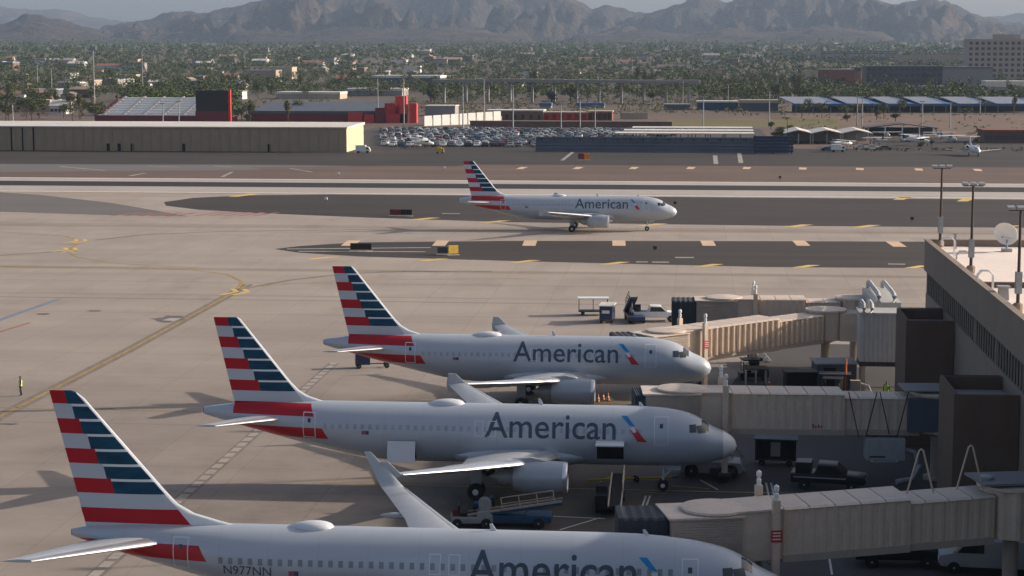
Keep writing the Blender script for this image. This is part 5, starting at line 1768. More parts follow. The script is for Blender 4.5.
# ---- blast fence and low white shade roofs beside the runway road
t = thing('blast_fence', 'long dark slate blast fence beyond the runway', 'fence', (-49.0, 584.0, 0))
b = MB(); b.prism([(0, 0), (0.25, 0), (3.0, 4.6), (2.75, 4.6)], 'x', 0, 77.5)
b.build('deflector', 'slate_wall', t, fixn=True)
for k in range(4):
    b = MB(); b.prism([(0.55 + k * 0.62, 1.0 + k * 1.05), (0.35 + k * 0.62, 1.0 + k * 1.05), (0.55 + k * 0.62, 1.35 + k * 1.05), (0.75 + k * 0.62, 1.35 + k * 1.05)], 'x', 0, 77.5)
    b.build('louvre', 'blue_paint' if k == 9 else 'slate_wall', t, fixn=True)
b = MB(); b.box(-0.15, 0.15, 1.8, 3.2, 0, 4.4)
pst = b.mesh('post', 'dark_steel')
for i in range(20):
    inst(pst, 'post', t, (2 + i * 3.9, 0, 0))
t = thing('blast_fence', 'short dark blue stacked fence section at the right end of the blast fence', 'fence', (17.5, 580.0, 0))
for k in range(5):
    b = MB(); b.box(0, 12, -0.3 + 0.25 * k, 0.1 + 0.25 * k, 0.5 + k * 1.0, 1.3 + k * 1.0)
    b.build('rail_board', 'navy_paint', t)
for x in (0.5, 6, 11.5):
    b = MB(); b.box(x - 0.15, x + 0.15, 0.0, 1.6, 0, 5.6)
    b.build('post', 'dark_steel', t)
for i, (v0, u0, u1) in enumerate(((618, -26, 19.0), (640, -24, 19.4), (664, -22, 19.8))):
    t = thing('shade_roof', 'long low white shade roof behind the blast fence, %s row' % ('front', 'middle', 'back')[i], 'canopy', (u0, v0, 0), 0, 'white shade roofs')
    b = MB(); b.box(0, u1 - u0, 0, 12, 4.2, 4.5)
    b.build('roof', 'white_roof', t)
    for k in range(8):
        b = MB(); b.box(k * (u1 - u0) / 8 + 1, k * (u1 - u0) / 8 + 1.3, 5.8, 6.1, 0, 4.2)
        b.build('post', 'steel_grey', t)

# ---- car park
def car_mesh(name, mat):
    b = MB()
    b.prism([(-2.2, 0.32), (2.15, 0.32), (2.25, 0.62), (2.1, 0.88), (1.1, 0.98), (0.45, 1.42), (-1.0, 1.45), (-1.75, 1.0), (-2.2, 0.92)], 'y', -0.88, 0.88)
    b.cur = 1
    for s in (-1, 1):
        b.prism([(0.92, 1.0), (0.4, 1.36), (-0.95, 1.38), (-1.45, 1.02)], 'y', s * 0.885 - 0.006, s * 0.885 + 0.006)
    b.add([(1.12, -0.75, 1.0), (1.12, 0.75, 1.0), (0.5, 0.7, 1.40), (0.5, -0.7, 1.40)], [(0, 1, 2, 3)])
    b.add([(-1.76, -0.75, 1.02), (-1.76, 0.75, 1.02), (-1.06, 0.7, 1.43), (-1.06, -0.7, 1.43)], [(3, 2, 1, 0)])
    b.cur = 2
    for x in (-1.35, 1.4):
        for y in (-0.8, 0.8):
            b.lathe([(0.32, -0.1), (0.32, 0.1)], (x, y, 0.32), 'y', 10)
    return b.mesh(name, [mat, 'glass_dark', 'rubber'], fixn=True)
pm('car_white', (0.70, 0.70, 0.69), 0.3, var=0.03)
pm('car_silver', (0.42, 0.43, 0.44), 0.3, 0.4, var=0.03)
pm('car_black', (0.02, 0.02, 0.022), 0.25, var=0.03)
pm('car_grey', (0.14, 0.145, 0.15), 0.3, 0.2, var=0.03)
pm('car_blue', (0.03, 0.07, 0.18), 0.3, var=0.03)
pm('car_red', (0.30, 0.02, 0.02), 0.3, var=0.03)
cars = {k: car_mesh('car_' + k, 'car_' + k) for k in ('white', 'silver', 'black', 'grey', 'blue', 'red')}
rnd = random.Random(4)
ncar = 0
mass = []
rows = [615 + 6.2 * i for i in range(22)]
for ri, v in enumerate(rows):
    u = -104.0 + rnd.random()
    u_end = -50.5 if v < 655 else -31.0 if v < 690 else -12.0 + (v - 690) * 0.12
    u -= (v - 615) * 0.17
    while u < u_end:
        u += 2.75
        if rnd.random() < 0.22:
            continue
        k = rnd.choices(['white', 'silver', 'black', 'grey', 'blue', 'red'], [5, 4, 3, 4, 1, 1])[0]
        if ncar >= 285:
            mass.append((k, u, v, ri))
            ncar += 1
            continue
        o = inst(cars[k], 'parked_car', None, (u, v, 0.005), R(90 if ri % 2 else -90) + rnd.uniform(-0.03, 0.03))
        tag(o, '%s car in the %s row of the crowded lot right of the hangar' % (k, ('front', 'second', 'third', 'fourth', 'fifth', 'sixth', 'seventh', 'eighth', 'ninth', 'tenth', 'eleventh', 'twelfth', 'thirteenth', 'fourteenth', 'fifteenth', 'sixteenth', 'seventeenth', 'eighteenth', 'nineteenth', 'twentieth', 'next to last', 'last')[ri]), 'car', '%s cars in row %d of the crowded lot' % (k, ri + 1))
        ncar += 1
mb_ = MB()
cm_ = ['white', 'silver', 'black', 'grey', 'blue', 'red']
for k, u, v, ri in mass:
    src = cars[k]
    sg = 1 if ri % 2 else -1
    o_ = len(mb_.v)
    mb_.v += [(u - sg * q.co.y, v + sg * q.co.x, q.co.z + 0.005) for q in src.vertices]
    for p in src.polygons:
        mb_.f.append(tuple(o_ + i for i in p.vertices))
        mb_.mi.append(cm_.index(k) if p.material_index == 0 else 5 + p.material_index)
tag(mb_.build('parked_cars_mass', ['car_' + k for k in cm_] + ['glass_dark', 'rubber']), 'far rows of cars filling the back of the crowded lot', 'cars', kind='stuff')
for (px, py, k, lab) in ((828, 151, 'blue', 'blue car parked along the general aviation ramp'), (861, 149.5, 'white', 'white car parked along the general aviation ramp, left of two'), (872, 149.5, 'white', 'white car parked along the general aviation ramp, right of two'), (885, 150, 'grey', 'grey car parked along the general aviation ramp'), (841, 150.5, 'silver', 'silver car parked along the general aviation ramp')):
    x, y = G(px, py)
    tag(inst(cars[k], 'parked_car', None, (x, y, 0), R(5)), lab, 'car')

# ---- stadium, scoreboard, red steel blocks
t = thing('grandstand', 'white stepped grandstand with dark red base behind the hangar', 'grandstand', (-262.0, 806.0, 0), R(-3))
W_ = 58.0
for k in range(8):
    b = MB(); b.box(4 + k * 0.4, W_ - k * 1.6, k * 3.6, k * 3.6 + 3.5, 3.0 + k * 0.95, 3.9 + k * 0.95)
    b.build('seat_tier', 'white_paint', t)
b = MB(); b.box(3.5, W_ + 0.5, -0.5, 0.0, 0, 3.4)
b.build('front_wall', 'dark_red', t)
b = MB(); b.prism([(0, 0), (28.8, 0), (28.8, 10.2), (0, 3.2)], 'x', 2.6, 3.4)
b.build('end_wall', 'dark_red', t, fixn=True)
b = MB(); b.box(4, W_, 0.1, 28.5, 0, 2.9)
b.build('underside', 'dark_red', t)
for k in range(5):
    b = MB(); b.prism([(k * 0.01, 3.45), (28.8, 10.9), (28.8, 11.2), (0, 3.75)], 'x', 6 + k * 9.0, 7.0 + k * 9.0)
    b.build('aisle', 'stucco_grey', t, fixn=True)
t = thing('scoreboard', 'black scoreboard on a red frame behind the hangar', 'scoreboard', (-213.0, 800.0, 0))
b = MB(); b.box(0, 14.2, 0, 1.0, 5.6, 14.4)
b.build('screen', 'black_paint', t)
b = MB(); b.box(14.2, 15.2, -0.2, 1.2, 0, 14.6)
b.build('side_frame', 'bright_red', t)
b = MB(); b.box(-0.3, 14.2, 0.1, 0.9, 0, 5.6)
b.build('base_wall', 'dark_red', t)
t, w_, h = block('stadium_annex', 'long low dark red wall with a slate roof right of the scoreboard', 'building', 251, 378, 111, 122.5, 22, 'dark_red', 'slate_wall', None, 1.2)
b = MB(); b.add([(-w_ / 2, 0, h), (w_ / 2, 0, h), (w_ / 2, 40, h + 3.0), (-w_ / 2, 40, h + 3.0)], [(0, 1, 2, 3)]); b.add([(-w_ / 2, 40, h + 3.0), (w_ / 2, 40, h + 3.0), (w_ / 2, 40, 0), (-w_ / 2, 40, 0)], [(0, 1, 2, 3)])
b.build('sloped_roof', 'slate_wall', t)
t = thing('steel_stack', 'bright red stepped steel tower blocks beside the car park', 'tower', (*place(398, 123)[:2], 0))
for (x0, x1, y0, y1, z, mt) in ((-10, -6, 0, 5, 6.5, 'dark_red'), (-6, -1, 1, 6, 8.5, 'red_paint'), (-1.6, 3.2, 3, 8, 11.6, 'bright_red'), (1.0, 4.2, -1, 3, 8.2, 'bright_red'), (5.0, 8.2, 0, 4, 8.6, 'bright_red'), (-15, -10.6, 0, 4, 3.6, 'bright_red'), (-22, -16, 0, 4, 4.4, 'bright_red'), (-5, 4, -1, 0.5, 4.0, 'red_paint')):
    b = MB(); b.box(x0, x1, y0, y1, 0, z)
    b.build('steel_block', mt, t)
t = thing('white_wall', 'white stepped boundary wall running back beside the red tower blocks', 'wall', (*place(424, 126)[:2], 0), R(52))
for k in range(9):
    b = MB(); b.box(k * 5.2, k * 5.2 + 4.4, -0.3, 0.3, 0, 4.2 + 0.12 * k)
    b.build('wall_panel', 'stucco_white', t)
    b = MB(); b.box(k * 5.2 + 4.4, k * 5.2 + 5.2, -0.2, 0.2, 0, 3.0)
    b.build('wall_gap', 'stucco_grey', t)
block('white_shed', 'small white roofed shed between the red blocks and the long brick shed', 'building', 425, 455, 105.5, 116, 14, 'stucco_grey', 'white_roof')

# long brick-red shed with white roof, blue awnings behind
t, w_, h = block('brick_shed', 'long dark red trackside shed with a white roof', 'building', 487, 543, 110, 121, 14, 'brick_brown', 'white_roof', None, 0.5, (1, 7, 1.2, 2.0, 0.8, 0.8, 'glass_dark'))
t, w_, h = block('brick_shed', 'red columned shed joined to the long white roofed one', 'building', 543, 588, 112, 121, 12, 'red_paint', 'stucco_beige', None, 0.4, (1, 6, 1.8, 2.4, 0.6, 0.6, 'dark_red'))
t, w_, h = block('brick_shed', 'dark windowed end of the red shed with a white end post', 'building', 588, 612, 111, 121, 12, 'brick_red', 'stucco_beige', None, 0.5, (1, 5, 1.5, 3.0, 0.5, 0.5, 'glass_dark'))
block('earth_bank', 'long brown brick bank in front of the red shed', 'wall', 470, 672, 121, 127.5, 3, 'brick_brown', 'stucco_tan', None, 0.3)
block('blue_awning', 'blue awning behind the red shed, left of two', 'canopy', 540, 551, 103, 108, 8, 'stucco_grey', 'blue_roof', None, 1.6)
block('blue_awning', 'wide blue awning behind the red shed', 'canopy', 577, 604, 103, 108, 8, 'stucco_grey', 'blue_roof', None, 1.6)
block('white_fence_wall', 'pale pinkish wall right of the red shed', 'wall', 620, 648, 113, 119, 1.0, 'stucco_beige', 'stucco_beige', None, 0.2)
block('trackside_store', 'low store with a blue front and pale roof left of the purple roofed one', 'building', 697, 738, 101, 110, 14, 'blue_paint', 'white_roof', None, 0.8)
block('trackside_store', 'low store with a dull purple front and pinkish roof', 'building', 740, 778, 100, 111, 14, 'slate_wall', 'stucco_beige', None, 1.6)
block('trackside_store', 'grey blue low store left of the blue fronted one', 'building', 664, 690, 104, 110, 12, 'slate_wall', 'grey_roof', None, 0.6)

# elevated guideway
t = thing('elevated_guideway', 'long pale elevated guideway crossing behind the sheds', 'bridge', (V(432, 83, 1150)[0], 1150.0, 0), R(-1.0))
for k in range(12):
    b = MB(); b.box(k * 13.5, k * 13.5 + 13.3, 0, 9, 12.6 + 0.3 * math.sin(k * 0.5), 14.4 + 0.3 * math.sin(k * 0.5))
    b.build('deck_span', 'stucco_grey', t)
    b = MB(); b.box(k * 13.5 + 6.0, k * 13.5 + 7.4, 3, 6, 0, 12.6)
    b.build('pier', 'stucco_grey', t)
block('station_hall', 'wide white roofed station hall left of the elevated guideway', 'building', 372, 440, 75.5, 88, 40, 'slate_wall', 'white_roof', None, 2.0)
block('warehouse', 'low white roofed warehouse below the station hall', 'building', 345, 402, 88.5, 96, 30, 'stucco_grey', 'white_roof', None, 1.6)
block('warehouse', 'low white roofed warehouse left of the station hall', 'building', 276, 340, 92, 99, 26, 'stucco_beige', 'white_roof', None, 1.4)

# right hand side: brick block, dark offices, hotel, blue canopies
t, w_, h = block('brick_block', 'dark red brick block among trees left of the dark offices', 'building', 820, 855, 69, 87, 30, 'brick_red', 'grey_roof', None, 0.8)
t = thing('brick_drum', 'sunlit round brick drum at the end of the brick block', 'tower', (*place(859, 88)[:2], 0))
b = MB(); b.lathe([(4.2, 0), (4.2, 15.5)], (0, 0, 0), 'z', 20)
b.build('drum_wall', 'tile_roof', t, fixn=True)
b = MB(); b.lathe([(4.4, 15.5), (4.4, 18.5), (0.1, 18.6)], (0, 0, 0), 'z', 20)
b.build('drum_cap', 'office_dark', t, fixn=True)
block('office_block', 'dark glass office block right of the brick drum', 'building', 866, 942, 66, 92, 40, 'office_dark', 'office_dark', None, 1.0, (4, 14, 3.0, 2.2, 3.0, 16.5, 'glass_blue'))
block('office_block', 'grey panelled office block joined to the dark glass one', 'building', 942, 992, 67, 92, 40, 'office_grey', 'office_dark', None, 1.0, (1, 16, 0.5, 14.0, 2.0, 2.0, 'stucco_grey'))
t, w_, h = block('hotel', 'pale pink brown hotel tower with rows of small windows at the right edge', 'building', 967, 1045, 39, 84, 26, 'hotel_wall', 'hotel_wall', None, 1.2, (7, 13, 2.9, 2.6, 6.0, 34.5, 'office_dark'))
b = MB(); b.box(-w_ * 0.15, w_ * 0.18, 4, 18, h, h + 4.2)
b.build('roof_plant', 'hotel_wall', t)
b = MB()
for r_ in range(7):
    pass
block('white_hall', 'white roofed hall below the hotel', 'building', 986, 1030, 81, 95, 24, 'stucco_grey', 'white_roof', None, 4.2)
block('low_office', 'low grey office in front of the dark office blocks', 'building', 920, 962, 86, 96, 18, 'office_grey', 'stucco_grey', None, 0.6, (1, 9, 2.2, 1.6, 1.5, 1.5, 'glass_dark'))
block('apartment_block', 'wide grey apartment row far behind the offices', 'building', 820, 898, 52, 62, 40, 'stucco_grey', 'stucco_grey', None, 1.0, (2, 12, 8, 4, 3.0, 12.0, 'office_dark'))
block('apartment_block', 'tan flat roofed block behind the dark office with a red sign', 'building', 897, 966, 55, 66, 40, 'stucco_tan', 'stucco_tan', None, 1.0)
block('apartment_block', 'long grey block among trees left of the brick block', 'building', 776, 822, 51, 60, 30, 'stucco_grey', 'grey_roof', None, 1.0)
for i, (p0, p1) in enumerate(((792, 852), (845, 890), (885, 925), (918, 962), (956, 1002), (994, 1050))):
    x, y, z = place((p0 + p1) / 2, 112.5)
    u0 = V(p0, 112, y)[0]
    u1 = V(p1, 112, y)[0]
    t = thing('solar_canopy', 'blue and grey sloped canopy over a parking area, number %s from the left' % ('one', 'two', 'three', 'four', 'five', 'six')[i], 'canopy', (u0, y, 0), 0, 'sloped blue canopies')
    w_ = u1 - u0
    b = MB(); b.add([(1, -2, 4.6), (w_ - 9, -2, 4.6), (w_ - 16, 20, 7.6), (-6, 20, 7.6), (1, -2, 4.3), (w_ - 9, -2, 4.3), (w_ - 16, 20, 7.3), (-6, 20, 7.3)], [(0, 1, 2, 3), (7, 6, 5, 4), (0, 4, 5, 1), (1, 5, 6, 2), (2, 6, 7, 3), (3, 7, 4, 0)])
    b.build('roof', 'canopy_grey', t)
    b = MB(); b.add([(w_ - 9, -2, 4.7), (w_, -2, 3.6), (w_ - 7, 20, 5.6), (w_ - 16, 20, 7.7)], [(0, 1, 2, 3)]); b.box(0, w_ - 0.2, -2.2, -2.02, 3.4, 4.62)
    b.build('blue_edge', 'blue_roof', t)
    for k in range(4):
        b = MB(); b.box(2 + k * (w_ - 4) / 3 - 0.2, 2 + k * (w_ - 4) / 3 + 0.2, 0, 0.4, 0, 4.5)
        b.build('post', 'steel_grey', t)
    b = MB(); b.box(1, w_ - 1, 20, 21, 0, 6.4)
    b.build('back_wall', 'slate_wall', t)
block('field_wall', 'low brown building at the right edge behind the small business jet', 'building', 984, 1060, 130, 143, 16, 'brick_brown', 'brick_red', None, 1.0, (1, 9, 2.4, 1.4, 1.2, 1.2, 'office_dark'))
for i, (p0, p1, yt) in enumerate(((785, 812, 129), (812, 842, 131), (842, 872, 130))):
    x, y, z = place((p0 + p1) / 2, 144)
    u0, u1 = V(p0, 144, y)[0], V(p1, 144, y)[0]
    t = thing('aircraft_shelter', 'pale roofed open shelter on the small aircraft ramp, %s of three' % ('left', 'middle', 'right')[i], 'shelter', (u0, y, 0), 0, 'small aircraft shelters')
    w_ = u1 - u0
    b = MB(); b.prism([(-0.5, 3.6), (w_ / 2, 4.8), (w_ + 0.3, 3.6), (w_ + 0.3, 3.4), (w_ / 2, 4.55), (-0.5, 3.4)], 'y', 0, 26)
    b.build('roof', 'white_roof', t, fixn=True)
    for q in (0.3, w_ / 2, w_ - 0.5):
        b = MB(); b.box(q - 0.2, q + 0.2, 0.5, 0.9, 0, 3.5)
        b.build('post', 'steel_grey', t)
    b = MB(); b.box(0, w_, 22, 22.3, 0, 3.5)
    b.build('back_wall', 'grey_panel', t)
t = thing('shade_frame', 'wide dark flat shelter above the parked propeller planes', 'shelter', (*place(902, 136)[:2], 0))
b = MB(); b.prism([(-13, 3.0), (0, 4.6), (13, 3.0), (13, 2.7), (0, 4.3), (-13, 2.7)], 'y', 0, 14)
b.build('roof', 'office_dark', t, fixn=True)
for k in range(5):
    b = MB(); b.box(-12.5 + k * 6.2, -12.1 + k * 6.2, 0.2, 0.6, 0, 2.8 + (0.0, 0.7, 1.5, 0.7, 0.0)[k])
    b.build('post', 'white_paint', t)
b = MB(); b.box(-12.5, 12.5, 12, 12.3, 0, 2.7)
b.build('back_wall', 'slate_wall', t)

# ---- small aircraft
def light_plane(label, px, py, rz, s=1.0, group='propeller planes on the far ramp'):
    x, y = G(px, py)
    t = thing('propeller_plane', label, 'airplane', (x, y, 0), rz, group)
    b = MB()
    rings = []
    for (q, r1, r2, z) in ((0, 0.15, 0.2, 1.2), (0.3, 0.45, 0.45, 1.2), (1.5, 0.55, 0.6, 1.3), (2.6, 0.58, 0.75, 1.45), (4.0, 0.5, 0.6, 1.45), (7.6, 0.12, 0.18, 1.65)):
        rings.append([(-q, r1 * math.cos(2 * math.pi * j / 12), z + r2 * math.sin(2 * math.pi * j / 12)) for j in range(12)])
    b.loft(rings)
    b.build('fuselage', 'white_paint', t, smooth=True, fixn=True)
    b = MB(); b.box(-3.4, -1.9, -5.2, 5.2, 2.12, 2.27)
    b.build('wing', 'white_paint', t, bevel=0.05)
    b = MB(); b.box(-7.7, -6.8, -1.7, 1.7, 1.72, 1.80)
    b.build('tailplane', 'white_paint', t)
    b = MB(); b.prism([(-6.4, 1.75), (-7.7, 1.75), (-7.9, 2.95), (-7.3, 2.95)], 'y', -0.06, 0.06)
    b.build('fin', 'navy_paint', t, fixn=True)
    b = MB(); b.box(-0.02, 0.06, -0.07, 0.07, 0.3, 2.1)
    b.build('propeller', 'black_paint', t)
    b = MB(); b.box(-2.7, -1.55, -0.57, 0.57, 1.6, 1.95)
    b.build('cabin_window', 'glass_dark', t)
    for (wx, wy) in ((-0.6, 0), (-2.6, 1.1), (-2.6, -1.1)):
        b = MB(); b.lathe([(0.2, -0.08), (0.2, 0.08)], (wx, wy, 0.2), 'y', 10); b.tube([(wx, wy, 0.2), (wx, wy * 0.5, 0.95)], 0.05, 6)
        b.build('wheel', 'rubber', t, fixn=True)
    t.scale = (s, s, s)
    return t
light_plane('propeller plane nearest the runway road on the far ramp, nose towards the right', 930, 146, R(-25), 1.2)
light_plane('propeller plane at the left of the far ramp under the dark shelter', 900, 142, R(200), 1.1)
light_plane('propeller plane in the middle of the far ramp with its tail to the camera', 920, 141, R(80), 1.1)
light_plane('propeller plane parked at the left end of the far ramp beside the white box truck', 852, 147, R(30), 1.0)
light_plane('propeller plane parked tail on below the pale shelters', 873, 144, R(110), 1.0)
light_plane('propeller plane at the right of the dark shelter with wings level', 941, 139.5, R(-85), 1.1)
light_plane('propeller plane deep under the dark peaked shelter', 889, 138.5, R(-80), 1.0)
light_plane('propeller plane just left of the small business jet', 956, 143, R(-60), 1.1)
light_plane('propeller plane at the yellow cart beside the crowded car lot', 434, 147.5, R(10), 1.1)
light_plane('propeller plane behind another one beside the crowded car lot', 428, 143.5, R(12), 1.1)
x, y = G(979, 157)
t = thing('business_jet', 'small white business jet facing the runway at upper right', 'airplane', (x, y, 0), R(-88))
b = MB()
rings = []
for (q, r1, r2, z) in ((0, 0.05, 0.05, 1.5), (0.3, 0.3, 0.3, 1.52), (1.2, 0.62, 0.62, 1.65), (2.6, 0.92, 0.95, 1.85), (4.0, 1.0, 1.02, 1.9), (10.5, 1.0, 1.0, 1.9), (13.5, 0.65, 0.7, 2.15), (16.0, 0.15, 0.2, 2.45)):
    rings.append([(-q, r1 * math.cos(2 * math.pi * j / 16), z + r2 * math.sin(2 * math.pi * j / 16)) for j in range(16)])
b.loft(rings)
b.build('fuselage', 'white_paint', t, smooth=True, fixn=True)
for s in (-1, 1):
    b = MB(); b.add([(-7.0, s * 0.6, 1.15), (-10.2, s * 0.6, 1.15), (-10.9, s * 8.2, 1.75), (-9.7, s * 8.2, 1.75), (-7.0, s * 0.6, 1.33), (-10.2, s * 0.6, 1.25), (-10.9, s * 8.2, 1.82), (-9.7, s * 8.2, 1.85)], [(0, 1, 2, 3), (4, 5, 6, 7), (0, 1, 5, 4), (1, 2, 6, 5), (2, 3, 7, 6), (3, 0, 4, 7)])
    b.build('wing', 'white_paint', t, fixn=True)
    b = MB(); b.lathe([(0.35, 0.0), (0.52, -0.15), (0.56, -1.2), (0.38, -2.8)], (-10.6, s * 1.55, 2.5), 'x', 16)
    e = b.build('engine', 'white_paint', t, smooth=True, fixn=True)
    b = MB(); b.lathe([(0.40, 0.02), (0.02, -0.02)], (-10.6, s * 1.55, 2.5), 'x', 16)
    b.build('intake', 'hold_dark', e)
    b = MB(); b.lathe([(0.3, -0.1), (0.3, 0.1)], (-9.2, s * 1.4, 0.3), 'y', 12); b.tube([(-9.2, s * 1.4, 0.3), (-9.2, s * 1.2, 1.2)], 0.07, 6)
    b.build('main_wheel', 'rubber', t, fixn=True)
b = MB(); b.prism([(-12.5, 2.4), (-15.6, 2.5), (-17.0, 5.3), (-15.6, 5.3)], 'y', -0.1, 0.1)
b.build('fin', 'white_paint', t, fixn=True)
b = MB(); b.prism([(-15.3, 0), (-16.6, 3.2), (-17.4, 3.2), (-17.0, 0), (-17.4, -3.2), (-16.6, -3.2)], 'z', 5.25, 5.38)
b.build('tailplane', 'white_paint', t, fixn=True)
b = MB(); b.add([(-1.35, -0.66, 2.05), (-1.35, 0.66, 2.05), (-2.35, 0.75, 2.62), (-2.35, -0.75, 2.62)], [(0, 1, 2, 3)])
b.build('windscreen', 'cockpit_glass', t)
b = MB(); b.lathe([(0.25, -0.15), (0.25, 0.15)], (-1.9, 0, 0.25), 'y', 12); b.tube([(-1.9, 0, 0.25), (-1.9, 0, 1.2)], 0.06, 6)
b.build('nose_wheel', 'rubber', t, fixn=True)
# yellow cart and fuel trucks by the fence
for (px, py, lab, mt) in ((440, 153.5, 'small yellow utility cart at the end of the crowded car lot', 'yellow_paint'), (838, 152, 'white box truck on the small aircraft ramp', 'white_paint'), (363, 153, 'small white utility truck beside the hangar end wall', 'white_paint')):
    x, y = G(px, py)
    t = thing('utility_truck', lab, 'truck', (x, y, 0), R(4))
    b = MB(); b.box(-2.2, 0.9, -0.9, 0.9, 0.6, 2.4)
    b.build('box_body', mt, t, bevel=0.05)
    b = MB(); b.prism([(0.95, 0.5), (2.2, 0.5), (2.25, 1.1), (1.8, 1.85), (0.95, 1.9)], 'y', -0.85, 0.85)
    b.build('cab', mt, t, fixn=True)
    b = MB(); b.prism([(1.1, 1.2), (2.0, 1.2), (1.75, 1.75), (1.1, 1.8)], 'y', -0.87, 0.87)
    b.build('cab_window', 'glass_dark', t, fixn=True)
    wheels(t, [(-1.4, 0.8), (-1.4, -0.8), (1.4, 0.8), (1.4, -0.8)], 0.38, 0.24)
    if mt == 'yellow_paint':
        t.scale = (0.55, 0.7, 0.8)

# ---- tall lamp masts and posts
def mast(px, yt, yb, label, head='flood', group='tall lamp masts beyond the runway'):
    x, y, z = place(px, yb)
    zt = V(px, yt, y)[1]
    t = thing('lamp_mast', label, 'lamp post', (x, y, z), 0, group)
    b = MB(); b.tube([(0, 0, 0), (0, 0, zt - z)], 0.28, 8, 0.16)
    b.build('pole', 'steel_grey', t)
    b = MB()
    if head == 'flood':
        b.box(-1.4, 1.4, -0.3, 0.3, zt - z, zt - z + 1.8)
    else:
        b.box(-1.1, 1.1, -0.2, 0.2, zt - z, zt - z + 0.35)
    b.build('lamp_head', 'steel_grey', t)
mast(95, 50, 119, 'tall floodlight mast left of the white grandstand')
mast(143, 50, 97, 'tall floodlight mast behind the white grandstand')
for i, (px, yt, yb) in enumerate(((38, 63, 95), (52, 68, 100), (13, 104, 122), (163, 104, 124), (179, 102, 124), (212, 107, 124), (378, 78, 122), (404, 78, 126), (463, 86, 128), (484, 78, 126), (513, 86, 131), (561, 105, 128), (580, 100, 128), (595, 106, 128), (703, 97, 133), (769, 92, 127), (632, 58, 84), (683, 80, 104), (857, 97, 126), (862, 97, 126), (922, 102, 128), (950, 103, 128), (980, 98, 114), (318, 57, 78), (245, 52, 74), (728, 85, 105))):
    mast(px, yt, yb, 'slim pole light beyond the runway, %s' % ('far left behind the hangar' if px < 100 else 'near the grandstand' if px < 230 else 'near the red tower blocks' if px < 470 else 'near the red shed' if px < 640 else 'behind the white shade roofs' if px < 790 else 'near the blue canopies'), 'bar', 'slim pole lights beyond the runway ' + ('left' if px < 100 else 'stadium' if px < 230 else 'red blocks' if px < 470 else 'red shed' if px < 640 else 'white roofs' if px < 790 else 'blue canopies'))

# ---- town houses, one by one
rnd = random.Random(21)
COL = {'stucco_beige': 'beige', 'stucco_tan': 'tan', 'stucco_white': 'white', 'stucco_grey': 'grey', 'brick_brown': 'brown', 'tile_roof': 'red tiled', 'shingle_roof': 'dark shingle', 'white_roof': 'white', 'grey_roof': 'grey'}
walls = ['stucco_beige', 'stucco_tan', 'stucco_white', 'stucco_grey', 'brick_brown']
roofs = ['tile_roof', 'shingle_roof', 'white_roof', 'grey_roof', 'stucco_tan']
def house_meshes(i):
    w_, d, h = rnd.uniform(10, 24), rnd.uniform(8, 14), rnd.uniform(3.2, 6.5)
    flat = i % 2 == 0
    b = MB(); b.box(-w_ / 2, w_ / 2, -d / 2, d / 2, -1, h)
    wm = b.mesh('wall', walls[i % 5])
    b = MB()
    if flat:
        b.box(-w_ / 2 - 0.3, w_ / 2 + 0.3, -d / 2 - 0.3, d / 2 + 0.3, h, h + 0.6)
    else:
        b.prism([(-d / 2 - 0.7, h), (0, h + d * 0.22), (d / 2 + 0.7, h)], 'x', -w_ / 2 - 0.6, w_ / 2 + 0.6)
    rm = b.mesh('roof', roofs[(i * 2 + (0 if flat else 1)) % 5], fixn=True)
    b = MB(); b.box(-w_ * 0.36, -w_ * 0.12, -d / 2 - 0.05, -d / 2 + 0.1, 0.9, 2.2)
    w1 = b.mesh('window', 'glass_dark')
    b = MB(); b.box(w_ * 0.1, w_ * 0.34, -d / 2 - 0.05, -d / 2 + 0.1, 0.9, 2.2)
    w2 = b.mesh('window', 'glass_dark')
    return wm, rm, w1, w2, '%s walled %s with a %s roof' % (COL[walls[i % 5]], ('block', 'house', 'store', 'bungalow')[i % 4], COL[roofs[(i * 2 + (0 if flat else 1)) % 5]])
HM = [house_meshes(i) for i in range(10)]
taken = []
zones = (('left, behind the grandstand', -20, 240, 62, 104, 38), ('middle, behind the station hall', 240, 520, 52, 92, 34), ('middle right, above the guideway', 520, 780, 50, 80, 30), ('right, behind the offices', 780, 1040, 46, 66, 20))
for zn, xa, xb, ya, yb, cnt in zones:
    for k in range(cnt):
        px, py = rnd.uniform(xa, xb), ya + (yb - ya) * rnd.random() ** 1.3
        x, y, z = place(px, py)
        i = rnd.randrange(10)
        wm, rm, w1, w2, desc = HM[i]
        t = thing('town_house', '%s at %s' % (desc, zn), 'house', (x, y, z), R(rnd.choice((0, 0, 90)) + rnd.uniform(-4, 4)), 'low town buildings at ' + zn + ', ' + desc)
        s = 1.0 + 0.5 * (math.hypot(x, y) > 2200)
        t.scale = (s, s, s)
        for me, nm in ((wm, 'wall'), (rm, 'roof'), (w1, 'window'), (w2, 'window')):
            inst(me, nm, t)
